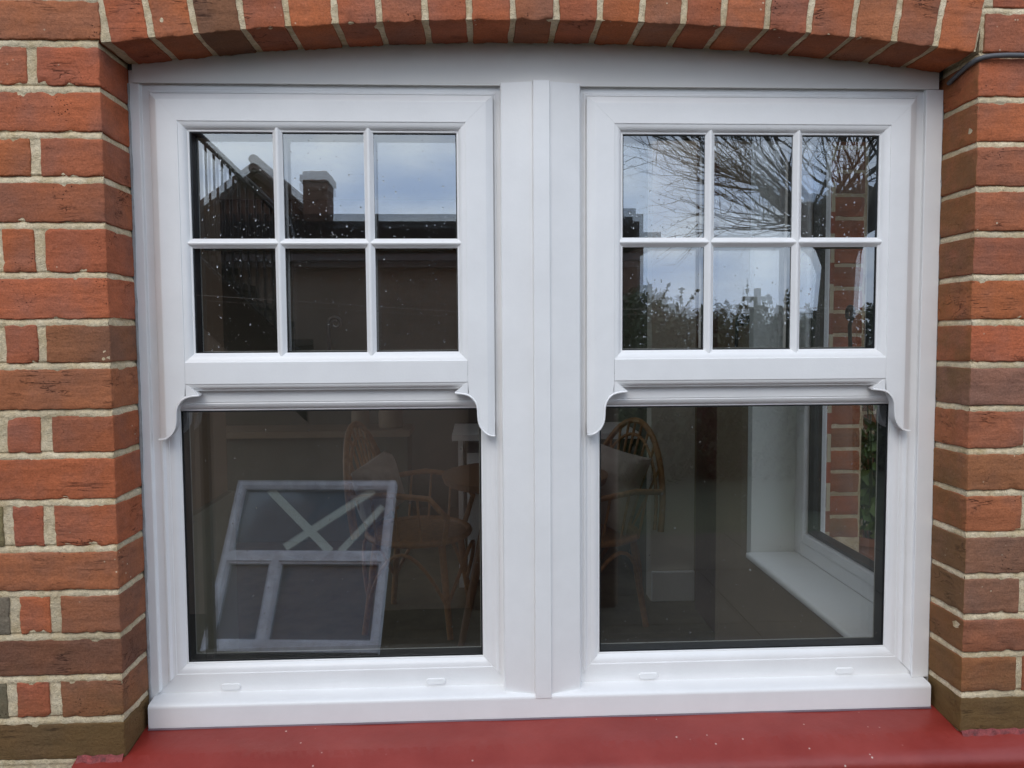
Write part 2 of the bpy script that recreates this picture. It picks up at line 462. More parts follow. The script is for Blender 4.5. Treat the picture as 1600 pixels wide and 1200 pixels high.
M_LEAF2 = leaf_mat('fresh green leaf', (0.06, 0.13, 0.02, 1), (0.16, 0.22, 0.05, 1))
M_YELLOWLEAF = leaf_mat('yellow leaf', (0.5, 0.3, 0.04, 1), (0.6, 0.45, 0.1, 1))
M_OLDFRAME = simple('old white window paint', (0.70, 0.75, 0.82), 0.5, var=0.22, vscale=18)
M_TAPE = simple('pale green tape', (0.62, 0.72, 0.66), 0.6)
M_OLDPANE = simple('window glass with sky reflection in colour', (0.17, 0.205, 0.25), 0.08, 0.9)  # bluish grey base colour stands in for the sky mirrored in the panes
M_TERRA = simple('terracotta', (0.32, 0.12, 0.06), 0.8, var=0.15, vscale=14)
M_DROP, dn_, dl_, do_ = new_mat('rain water')
_t = dn_.new('ShaderNodeBsdfTransparent'); _m = dn_.new('ShaderNodeMixShader'); _m.inputs['Fac'].default_value = 0.7
_g = dn_.new('ShaderNodeBsdfGlass'); _g.inputs['IOR'].default_value = 1.33; _g.inputs['Roughness'].default_value = 0.0
dl_.new(_t.outputs[0], _m.inputs[1]); dl_.new(_g.outputs[0], _m.inputs[2]); dl_.new(_m.outputs[0], do_.inputs['Surface'])

# ================================================================== THE BRICK WALL
XL, XR = -0.606, 0.856                 # the two reveals of the opening
GROUND = -1.5
wall = tag(empty('brick_wall', (0, 0, GROUND)), 'orange red brick wall with pale lime mortar around the white window', 'wall')
def wall_child(o):
    o.parent = wall
    o.matrix_parent_inverse = Matrix.Translation((0, 0, -GROUND))
    return o

def ticks(L, r, step):
    a = [0.0, r * 0.35, r]
    n = max(1, int(round((L - 2 * r) / step)))
    a += [r + (L - 2 * r) * k / n for k in range(1, n)]
    a += [L - r, L - r * 0.35, L]
    return a

def brick_mesh(w, h, d, seed, step=0.009, warp=None, rough=1.0):
    """a worn brick: front face at y = 0, centred on x and z; open at the hidden back"""
    rnd = random.Random(seed)
    r0 = 0.0024
    tx, tz = [t - w / 2 for t in ticks(w, r0, step)], [t - h / 2 for t in ticks(h, r0, step)]
    ty = [0.0, r0 * 0.35, r0] + [r0 + (d - r0) * k / 5 for k in (1, 2, 3, 4, 5)]
    nx, ny, nz = len(tx), len(ty), len(tz)
    off = Vector((seed * 3.17 % 97, seed * 1.73 % 89, seed * 7.31 % 83))
    chips = []
    for _ in range(rnd.randint(5, 11)):
        if rnd.random() < 0.6: c = Vector((rnd.uniform(-w / 2, w / 2), 0, rnd.choice((-h / 2, h / 2))))
        else: c = Vector((rnd.choice((-w / 2, w / 2)), rnd.uniform(0, d * 0.6), rnd.choice((-h / 2, h / 2, rnd.uniform(-h / 2, h / 2)))))
        chips.append((c, rnd.uniform(0.004, 0.011), rnd.uniform(0.25, 0.55)))
    idx, vs = {}, []
    def vert(i, j, k):
        key = (i, j, k)
        if key in idx: return idx[key]
        p = Vector((tx[i], ty[j], tz[k]))
        r = r0
        q = Vector((min(max(p.x, -w / 2 + r), w / 2 - r), max(p.y, r), min(max(p.z, -h / 2 + r), h / 2 - r)))
        e = p - q
        if e.length > 1e-9: p = q + e.normalized() * min(e.length, r)
        s = p + off
        n1 = noise.noise_vector(s * 30) * 0.0014 * rough + noise.noise_vector(s * 130) * 0.0011 * rough + noise.noise_vector(s * 300) * 0.0006 * rough
        p = p + Vector((n1.x, n1.y * 0.55, n1.z * 1.15))
        p.y += noise.noise(s * 15) * 0.0010
        for c, cr, amt in chips:
            dd = (p - c).length
            if dd < cr:
                p = p + (Vector((0, d * 0.5, 0)) - p).normalized() * (cr - dd) * amt
        if warp: p = warp(p)
        idx[key] = len(vs); vs.append(p)
        return idx[key]
    fs = []
    for i in range(nx - 1):
        for k in range(nz - 1):
            fs.append((vert(i, 0, k), vert(i + 1, 0, k), vert(i + 1, 0, k + 1), vert(i, 0, k + 1)))
    for j in range(ny - 1):
        for k in range(nz - 1):
            fs.append((vert(0, j + 1, k), vert(0, j, k), vert(0, j, k + 1), vert(0, j + 1, k + 1)))
            fs.append((vert(nx - 1, j, k), vert(nx - 1, j + 1, k), vert(nx - 1, j + 1, k + 1), vert(nx - 1, j, k + 1)))
        for i in range(nx - 1):
            fs.append((vert(i, j + 1, 0), vert(i + 1, j + 1, 0), vert(i + 1, j, 0), vert(i, j, 0)))
            fs.append((vert(i, j, nz - 1), vert(i + 1, j, nz - 1), vert(i + 1, j + 1, nz - 1), vert(i, j + 1, nz - 1)))
    me = bpy.data.meshes.new('brick')
    me.from_pydata([tuple(v) for v in vs], [], fs)
    me.polygons.foreach_set('use_smooth', [True] * len(me.polygons))
    me.materials.append(M_BRICK)
    return me

KB = 1.06
PAL = {'o': (172, 97, 62), 'r': (164, 92, 63), 's': (160, 96, 66), 'b': (148, 94, 65), 'd': (124, 83, 60), 'p': (142, 98, 78), 'k': (96, 58, 44),
       'g': (112, 84, 54), 'y': (140, 122, 84), 'e': (122, 112, 92)}
_bseed = [10]
def put_brick(x0, x1, z0, z1, d, tone, y=0.0, step=0.007, me=None, warp=None, rough=1.0):
    _bseed[0] += 1
    sd = _bseed[0]
    rnd = random.Random(sd * 31)
    if me is None: me = brick_mesh(x1 - x0, z1 - z0, d, sd, step, warp, rough)
    o = bpy.data.objects.new('brick', me)
    COL.objects.link(o)
    o.location = ((x0 + x1) / 2, y + rnd.uniform(-0.0012, 0.0012), (z0 + z1) / 2)
    o.rotation_euler = (rnd.uniform(-0.006, 0.006), rnd.uniform(-0.006, 0.006), rnd.uniform(-0.004, 0.004))
    if tone is None: tone = rnd.choice('ooorrrssbp')
    c = PAL[tone]
    k = KB * rnd.uniform(0.94, 1.07)
    c = srgb(*c)
    o.color = (min(c[0] * k, 1), c[1] * k * rnd.uniform(0.95, 1.06), c[2] * k * rnd.uniform(0.93, 1.08), 1)
    return wall_child(o)

J = 0.0052                               # half a bed joint
rowsL = [at(100, p, 0).z for p in (-5, 67, 138, 210, 280, 352, 430, 503, 572, 645, 712, 785, 858, 927, 995, 1060, 1126)]
rowsL = [rowsL[0] + 0.225, rowsL[0] + 0.15, rowsL[0] + 0.075] + rowsL + [-0.7105]
toneL = {3: 's', 4: 'r', 5: 'o', 6: 'r', 7: 's', 8: 'r', 9: 'o', 10: 'b', 11: 's', 12: 'r', 13: 'o', 14: 'o', 15: 's', 16: 'b', 17: 'd', 18: 'b', 19: 'g'}
closeL = {4: 'r', 6: 'o', 8: 'o', 10: 'r', 12: 'r', 14: 'r', 16: 'o', 18: 'r'}
edgeL = {4: 's', 6: 'r', 8: 'r', 10: 'r', 12: 'y', 14: 'y', 16: 'e', 18: 'e'}
for i in range(len(rowsL) - 1):
    z1, z0 = rowsL[i] - J, rowsL[i + 1] + J
    jz = random.Random(i + 5)
    if i == len(rowsL) - 2: z0 = rowsL[i + 1] + 0.001
    x_end = XL
    if i < 4: x_end = XL - 0.006 - (3 - i) * 0.016 + (0.008 if i == 3 else 0)
    if i % 2 == 1:                        # stretcher row
        xs = [(x_end - 0.2145, x_end, 0.108, toneL.get(i)), (x_end - 0.332, x_end - 0.2265, 0.06, None), (x_end - 0.56, x_end - 0.345, 0.06, None)]
    else:                                 # header and queen closer
        a = 0.100 + jz.uniform(-0.004, 0.004); g = 0.0155 + jz.uniform(-0.003, 0.004); c = 0.048 + jz.uniform(-0.004, 0.006)
        xs = [(x_end - a, x_end, 0.112, toneL.get(i)), (x_end - a - g - c, x_end - a - g, 0.06, closeL.get(i)),
              (x_end - a - g - c - 0.235, x_end - a - g - c - 0.016, 0.06, edgeL.get(i)), (x_end - a - g - c - 0.355, x_end - a - g - c - 0.247, 0.06, None)]
    for q, (a, b, d, t) in enumerate(xs):
        put_brick(a, b, z0, z1, d, t, step=0.006 if q < 3 and i > 2 else 0.02)

rowsR = [at(1555, p, 0).z for p in (16, 86, 155, 225, 295, 365, 433, 503, 570, 638, 705, 770, 835, 900, 963, 1022, 1085)]
rowsR = [rowsR[0] + 0.15, rowsR[0] + 0.075] + rowsR + [-0.7085]
toneR = {2: 's', 3: 'o', 4: 'o', 5: 's', 6: 's', 7: 's', 8: 'o', 9: 'o', 10: 'p', 11: 's', 12: 'b', 13: 's', 14: 'p', 15: 'p', 16: 'b', 17: 'b', 18: 'g'}
XCORN = XR + 0.215
for i in range(len(rowsR) - 1):
    z1, z0 = rowsR[i] - J, rowsR[i + 1] + J
    if i == len(rowsR) - 2: z0 = rowsR[i + 1] + 0.001
    x0 = XR
    if i < 3: x0 = XR + 0.008 + (2 - i) * 0.014
    if i % 2 == 0: xs = [(x0, XCORN, 0.108, toneR.get(i, 'r'))]
    else: xs = [(x0, x0 + 0.1015, 0.112, toneR.get(i, 'r')), (x0 + 0.113, XCORN, 0.108, None)]
    for q, (a, b, d, t) in enumerate(xs):
        put_brick(a, b, z0, z1, d, t, step=0.006 if i > 1 else 0.02)

# segmental arch of bricks on end
def intrados(x): return 0.5235 - 0.0455 * ((x - 0.125) / 0.731) ** 2
jb = [-0.6075, -0.5879, -0.5218, -0.4524, -0.3755, -0.3035, -0.2259, -0.1553, -0.0802, -0.0078, 0.0638, 0.1347, 0.2071, 0.2777, 0.3476, 0.4145, 0.4873, 0.5594, 0.6352, 0.7070, 0.7793, 0.8464]
jb = jb[1:]
archtone = 'oodrorsoosrosrosrssoo'
def lean(x): return (x - 0.125) / 0.731 * 0.185
for i in range(len(jb) - 1):
    a, b = jb[i] + 0.0050, jb[i + 1] - 0.0050
    if i == 0: a = XL + 0.002 + 0.018
    if i == len(jb) - 2: b = 0.8475
    za, zb = intrados(a), intrados(b)
    zm = (za + zb) / 2
    H = 0.215
    cx = (a + b) / 2
    def warp(p, a=a, b=b, za=za, zb=zb, cx=cx):
        t = (p.x / (b - a)) + 0.5
        up = p.z + H / 2
        return Vector((p.x + up * (lean(a) * (1 - t) + lean(b) * t), p.y, p.z + (t - 0.5) * (zb - za) - up * abs(lean(cx)) * 0.02))
    put_brick(a, b, zm, zm + H, 0.098, archtone[i % len(archtone)], warp=warp)
# the bricks at the two springings, left end: small piece of the first voussoir

# mortar: the joints stand a hair behind the brick faces
def struck(z, rows):
    """weather-struck bed joint: pressed in under the brick above, proud over the brick below"""
    for zj in rows:
        t = (z - zj) / 0.0068
        if -1 <= t <= 1: return 0.0013 - 0.0042 * max(0.0, (t + 0.1)) ** 1.3
    return 0.0
def grid(mb, o, u, v, nu, nv, nrm, amp, freq=46, base=0.0, fn=None, rows=()):
    o, u, v, nrm = Vector(o), Vector(u), Vector(v), Vector(nrm)
    n0 = len(mb.v)
    for j in range(nv + 1):
        for i in range(nu + 1):
            p = o + u * (i / nu) + v * (j / nv)
            if fn: p = fn(p)
            h = base + amp * (noise.noise(p * freq) * 0.75 + noise.noise(p * freq * 3.1) * 0.4 + noise.noise(p * freq * 0.3) * 0.35)
            if rows: h += struck(p.z + 0.0015 * noise.noise(p * 22), rows)
            mb.v.append(tuple(p + nrm * h))
    for j in range(nv):
        for i in range(nu):
            a = n0 + j * (nu + 1) + i
            mb.f.append((a, a + 1, a + nu + 2, a + nu + 1))
mt = MB()
grid(mt, (-0.84, 0.0026, -0.745), (0.2325, 0, 0), (0, 0, 1.40), 66, 700, (0, -1, 0), 0.0017, rows=rowsL)
grid(mt, (-1.17, 0.0030, -0.745), (0.33, 0, 0), (0, 0, 1.52), 40, 180, (0, -1, 0), 0.0018)
grid(mt, (XL - 0.0028, 0.0016, -0.745), (0, 0.112, 0), (0, 0, 1.26), 33, 600, (1, 0, 0), 0.0015, rows=rowsL)
grid(mt, (XR + 0.0015, 0.0026, -0.745), (0.209, 0, 0), (0, 0, 1.40), 60, 700, (0, -1, 0), 0.0017, rows=rowsR)
grid(mt, (XR + 0.0028, 0.115, -0.745), (0, -0.1134, 0), (0, 0, 1.26), 33, 600, (-1, 0, 0), 0.0015, rows=rowsR)
def ringmap(p):
    x = p.x
    return Vector((x + p.z * lean(x), p.y, intrados(x) + p.z))
grid(mt, (XL + 0.004, 0.0028, 0.0030), (XR - XL - 0.01, 0, 0), (0, 0, 0.21), 390, 58, (0, -1, 0), 0.0018, fn=ringmap)
grid(mt, (XL + 0.004, 0.1, 0.0028), (XR - XL - 0.01, 0, 0), (0, -0.0970, 0), 390, 28, (0, 0, -1), 0.0017, fn=ringmap)
wall_child(mt.build('mortar', M_MORTAR, None, smooth=True, angle=60))

# masonry body behind and beyond the bricks one can see
body = MB()
body.box((-3.2, 0.006, GROUND - 0.3), (-0.612, 0.20, 0.78))
body.box((0.862, 0.006, GROUND - 0.3), (1.066, 0.20, 0.78))
body.box((-3.2, 0.006, 0.745), (1.066, 0.20, 3.4))
body.box((-0.6119, 0.104, 0.545), (0.8619, 0.20, 0.7449))
body.box((-0.6119, 0.006, GROUND - 0.3), (0.8619, 0.20, -0.775))
body.box((-0.6119, 0.075, -0.7749), (0.8619, 0.20, -0.70))
wall_child(body.build('masonry_core', M_FARBRICK))
ret = MB()                                # the bay's return wall with the hole for the side window
ret.box((0.862, 0.2001, GROUND - 0.3), (1.066, 1.16, -0.665))
ret.box((0.862, 0.2001, 0.80), (1.066, 1.16, 3.4))
ret.box((0.90, 0.2001, -0.6649), (1.066, 0.235, 0.7999))
ret.box((1.03, 0.965, -0.6649), (1.066, 1.16, 0.7999))
wall_child(ret.build('return_wall', M_FARBRICK))
# main house front beyond the bay, seen through the side window
mw = MB()
mw.box((1.0661, 1.166, GROUND - 0.3), (1.262, 1.30, 3.4))
mw.box((1.2621, 1.60, GROUND - 0.3), (4.2, 1.74, 3.4))
mw.box((1.262, 1.3001, GROUND - 0.3), (1.27, 1.60, 3.4))
wall_child(mw.build('house_front', M_FARBRICK))
mq = MB()
grid(mq, (1.067, 1.1625, -0.75), (0.193, 0, 0), (0, 0, 1.5), 30, 160, (0, -1, 0), 0.001)
grid(mq, (1.26, 1.5965, -0.75), (0.5, 0, 0), (0, 0, 1.5), 40, 120, (0, -1, 0), 0.001)
wall_child(mq.build('mortar', M_MORTAR, None, smooth=True, angle=60))
far_me = [brick_mesh(0.184, 0.064, 0.02, 900 + k, 0.02) for k in range(3)]
far_hd = [brick_mesh(0.215, 0.064, 0.02, 910 + k, 0.02) for k in range(3)]
for k in range(18):
    z = -0.665 + k * 0.075
    put_brick(1.070, 1.254, z, z + 0.064, 0.02, random.choice('rrsb'), y=1.160, me=far_me[k % 3])
    if 0 <= k < 12:
        for q in range(2):
            x = 1.262 + q * 0.226 + (0.06 if k % 2 else 0.0)
            put_brick(x, x + 0.215, z, z + 0.064, 0.02, random.choice('rbbd'), y=1.594, me=far_hd[(k + q) % 3])

# ================================================================== RED PAINTED SILL
sl = MB()
def sill_z(y):
    return -0.6985 - (0.075 - y) * 0.135 if y >= 0 else -0.7086 - (-y) * 0.42
prof = [(0.11, -0.697), (0.075, -0.6985), (0.05, sill_z(0.05)), (0.025, sill_z(0.025)), (0.004, sill_z(0.004)), (-0.012, sill_z(-0.012)), (-0.028, sill_z(-0.028)),
        (-0.040, sill_z(-0.040)), (-0.0465, -0.7310), (-0.050, -0.7365), (-0.0505, -0.744), (-0.0495, -0.760), (-0.047, -0.785), (-0.02, -0.788), (0.02, -0.788)]
def sill_strip(x0, x1, pr, n, seed):
    rows = []
    for i in range(n + 1):
        x = x0 + (x1 - x0) * i / n
        ring = []
        for (y, z) in pr:
            p = Vector((x, y, z))
            edge = max(0.0, 1 - abs(y + 0.047) / 0.012)
            dz = noise.noise(p * 9) * 0.0018 + noise.noise(p * 45) * 0.0005
            dy = edge * (noise.noise(Vector((x * 30, seed, 0))) * 0.003 + noise.noise(Vector((x * 110, seed, 3))) * 0.0015)
            ring.append((x, y + dy, z + dz))
        rows.append(ring)
    vs = [p for r in rows for p in r]; k = len(pr); fs = []
    for i in range(n):
        for j in range(k - 1):
            fs.append((i * k + j, (i + 1) * k + j, (i + 1) * k + j + 1, i * k + j + 1))
    fs.append(tuple(range(k))); fs.append(tuple(n * k + j for j in range(k))[::-1])
    sl.add(vs, fs)
sill_strip(XL + 0.001, XR - 0.001, prof[:6], 120, 1)
sill_strip(-0.688, XCORN + 0.03, prof[4:], 180, 1)
sill = sl.build('window_sill', M_SILL, None, smooth=True, angle=50, fix=True)
tag(sill, 'wide red painted masonry sill below the white window', 'sill', kind='thing')
fl = MB()                                 # paint-smeared fillet where the brick meets the sill
M_FIL = simple('pink rubbed paint', srgb(128, 52, 50)[:3], 0.6, var=0.6, vscale=90, bump=0.5, bscale=200)
for (xa, xb, sd) in ((XR + 0.001, XCORN, 3), (-0.685, XL - 0.002, 4)):
    n = 90
    fl = MB(); base = 0
    for i in range(n + 1):
        x = xa + (xb - xa) * i / n
        w = 0.007 + 0.0035 * noise.noise(Vector((x * 60, sd, 0)))
        h = 0.0055 + 0.003 * noise.noise(Vector((x * 75, sd, 5)))
        fl.v += [(x, -0.0005, sill_z(0) + h), (x, -w * 0.5, sill_z(0) + h * 0.75 - 0.001), (x, -w, sill_z(-w) + 0.0012), (x, -w - 0.002, sill_z(-w) - 0.002)]
    for i in range(n):
        for j in range(3):
            a = base + i * 4 + j
            fl.f.append((a, a + 4, a + 5, a + 1))
    fl.build('paint_fillet', M_FIL, sill, smooth=True, angle=80)

# ================================================================== CABLE
cpts = [at(1462, 112, 0.06), at(1480, 108, 0.045)]
cpts = [Vector((0.850, 0.075, 0.452)), Vector((0.851, 0.05, 0.460)), Vector((0.8505, 0.02, 0.4655)), Vector((0.853, 0.003, 0.4680)), Vector((0.860, -0.0055, 0.4695)), Vector((0.875, -0.0075, 0.4712)),
        Vector((0.90, -0.0075, 0.4725)), Vector((0.94, -0.007, 0.4725)), Vector((1.0, -0.007, 0.4718)), Vector((1.06, -0.007, 0.4715))]
cb = MB().tube(cpts, 0.0043, 10).build('cable', M_CABLE, None, smooth=True, angle=80)
tag(cb, 'thin grey cable clipped along the top joint beside the brick arch', 'cable')

# ================================================================== THE WINDOW
win = tag(empty('sash_window', (0.125, 0.1, -0.70)), 'white double sash style window with small paned upper sashes and central mullion', 'window')
WINV = Matrix.Translation(-Vector((0.125, 0.1, -0.70)))
def part(o, parent=win):
    o.parent = parent
    o.matrix_parent_inverse = WINV if parent is win else WINV
    return o
def wpart_empty(name):
    o = bpy.data.objects.new(name, None); COL.objects.link(o); o.empty_display_size = 0.02
    o.parent = win
    o.location = (0, 0, 0)
    return o
def sub(o, parent):
    """child of a part whose origin is the window's origin"""
    o.parent = parent
    o.matrix_parent_inverse = WINV
    return o

def rail(rect, prof, side, gap=0.00012, butt=0.0):
    """one mitred member of a rectangular frame; prof = closed list of (inset, y)"""
    x0, x1, z0, z1 = rect
    A, B = [], []
    for s, y in prof:
        e = gap
        if side == 'T': a, b = (x0 + s + e, y, z1 - s), (x1 - s - e, y, z1 - s)
        elif side == 'B': a, b = (x0 + s + e, y, z0 + s), (x1 - s - e, y, z0 + s)
        elif side == 'L': a, b = (x0 + s, y, z0 + s + e), (x0 + s, y, z1 - s - e)
        else: a, b = (x1 - s, y, z0 + s + e), (x1 - s, y, z1 - s - e)
        A.append(a); B.append(b)
    n = len(prof)
    fs = [(i, (i + 1) % n, n + (i + 1) % n, n + i) for i in range(n)]
    fs += [tuple(range(n))[::-1], tuple(range(n, 2 * n))]
    return MB().add(A + B, fs)

def ovolo(s0, y0, s1, y1, n=6, bulge=0.0022):
    """moulded bead from (s0, y0) to (s1, y1)"""
    out = []
    dx, dy = s1 - s0, y1 - y0
    L = math.hypot(dx, dy)
    for i in range(n + 1):
        t = i / n
        b = math.sin(math.pi * t) * bulge
        out.append((s0 + dx * t + dy / L * b, y0 + dy * t - dx / L * b))
    return out

FRAME_PROF = [(0, 0.1045), (0.0012, 0.1035), (0.0165, 0.1035), (0.0178, 0.1045), (0.0190, 0.1085), (0.0205, 0.1095), (0.0320, 0.1095), (0.0335, 0.1082), (0.0362, 0.1082),
              (0.0375, 0.1095), (0.0400, 0.1125), (0.0430, 0.1135), (0.0455, 0.1135)] + ovolo(0.0462, 0.1145, 0.0622, 0.1215) + [(0.0632, 0.1212), (0.0645, 0.1220), (0.0648, 0.1245), (0.0648, 0.1575), (0, 0.1575)]
FRAME_BOT = [(0, 0.1120), (0.0445, 0.1120), (0.0460, 0.1126)] + ovolo(0.0468, 0.1136, 0.0622, 0.1215) + [(0.0632, 0.1212), (0.0645, 0.1220), (0.0648, 0.1245), (0.0648, 0.1575), (0, 0.1575)]
SASH_PROF = [(0.0, 0.1000), (0.0, 0.0968), (0.0014, 0.0955), (0.0030, 0.0950), (0.0120, 0.0892), (0.0135, 0.0885), (0.0470, 0.0885), (0.0488, 0.0888)] + \
            ovolo(0.0492, 0.0900, 0.0625, 0.0985) + [(0.0640, 0.0982), (0.0652, 0.0990), (0.0654, 0.1015), (0.0654, 0.1380), (0.0, 0.1380)]

DROPS = random.Random(3)
def raindrops(name, x0, x1, z0, z1, y, n, parent, low=1.6):
    mb = MB()
    for _ in range(n):
        x = DROPS.uniform(x0 + 0.003, x1 - 0.003)
        z = z0 + 0.003 + (z1 - z0 - 0.006) * (DROPS.random() ** low)
        r = 0.00045 + 0.0012 * DROPS.random() ** 2.8
        sx, sz = r * DROPS.uniform(0.8, 1.2), r * DROPS.uniform(0.9, 1.7)
        dep = r * 0.75
        vs, fs = [], []
        S = 8
        for ring, (rr, yy) in enumerate(((1.0, 0.0), (0.82, 0.6), (0.45, 0.92))):
            for k in range(S):
                t = k * 2 * math.pi / S
                vs.append((x + sx * rr * math.cos(t), y - dep * yy, z + sz * rr * math.sin(t)))
        vs.append((x, y - dep, z))
        for ring in range(2):
            for k in range(S):
                a, b = ring * S + k, ring * S + (k + 1) % S
                fs.append((a, b, b + S, a + S))
        for k in range(S): fs.append((2 * S + k, 2 * S + (k + 1) % S, 3 * S))
        fs.append(tuple(range(S))[::-1])
        mb.add(vs, fs)
    o = mb.build(name, M_DROP, None, smooth=True, angle=80)
    o['kind'] = 'stuff'
    return sub(o, parent)

def sheet(name, x0, x1, z0, z1, y, mat, parent, tilt=0.0, turn=0.0):
    """a pane: thin sheet, tilted by a hair as hung glass is"""
    cx, cz = (x0 + x1) / 2, (z0 + z1) / 2
    def yy(x, z): return y + (z - cz) * tilt + (x - cx) * turn
    mb = MB().add([(x0, yy(x0, z0), z0), (x1, yy(x1, z0), z0), (x1, yy(x1, z1), z1), (x0, yy(x0, z1), z1)], [(0, 1, 2, 3)])
    return sub(mb.build(name, mat), parent)

def liner(x0, x1, z0, z1, y0, y1, t=0.0012, inner=0.0):
    """four-sided band lining an opening from y0 to y1"""
    mb = MB()
    mb.box((x0, y0, z0), (x0 + t, y1, z1)); mb.box((x1 - t, y0, z0), (x1, y1, z1))
    mb.box((x0 + t, y0, z0), (x1 - t, y1, z0 + t)); mb.box((x0 + t, y0, z1 - t), (x1 - t, y1, z1))
    return mb

HORN = [(0.0725, -0.0955), (0.0725, -0.0975), (0.062, -0.0985), (0.054, -0.0998), (0.047, -0.1022), (0.0415, -0.1060), (0.0375, -0.1105), (0.0340, -0.1160), (0.0318, -0.1225), (0.0308, -0.130),
           (0.0304, -0.140), (0.0298, -0.148), (0.0283, -0.1545), (0.0260, -0.1600), (0.0225, -0.1655), (0.0180, -0.1700), (0.0130, -0.1735), (0.0080, -0.1752), (0.0, -0.1758)]
def horn_outline(mirror, xo):
    return [(xo + (-dx if mirror else dx), z) for dx, z in HORN]
def horn_z(s):
    for (a, za), (b, zb) in zip(HORN[1:], HORN[2:]):
        if b <= s <= a: return zb + (za - zb) * (s - b) / (a - b)
    return HORN[-1][1]
STILE_PROF = [q for q in SASH_PROF if q[0] <= 0.0135 and q[1] < 0.12] + [(s, 0.0885) for s in (0.018, 0.0225, 0.026, 0.0283, 0.0298, 0.0306, 0.0318, 0.034, 0.0375, 0.0415)] + [q for q in SASH_PROF if q[0] > 0.0135] + [SASH_PROF[-1]]

def spiral(cx, cz, y, r0, turns, stem, flip=1):
    pts = []
    for i in range(40):
        t = i / 39
        a = t * turns * 2 * math.pi
        r = r0 * (1 - 0.72 * t)
        pts.append(Vector((cx - flip * r * math.cos(a), y, cz + r * math.sin(a))))
    pre = [Vector((cx - flip * r0, y + 0.004, cz - stem)), Vector((cx - flip * r0 * 1.05, y, cz - stem * 0.6)), Vector((cx - flip * r0 * 1.03, y, cz - stem * 0.25))]
    return pre + pts

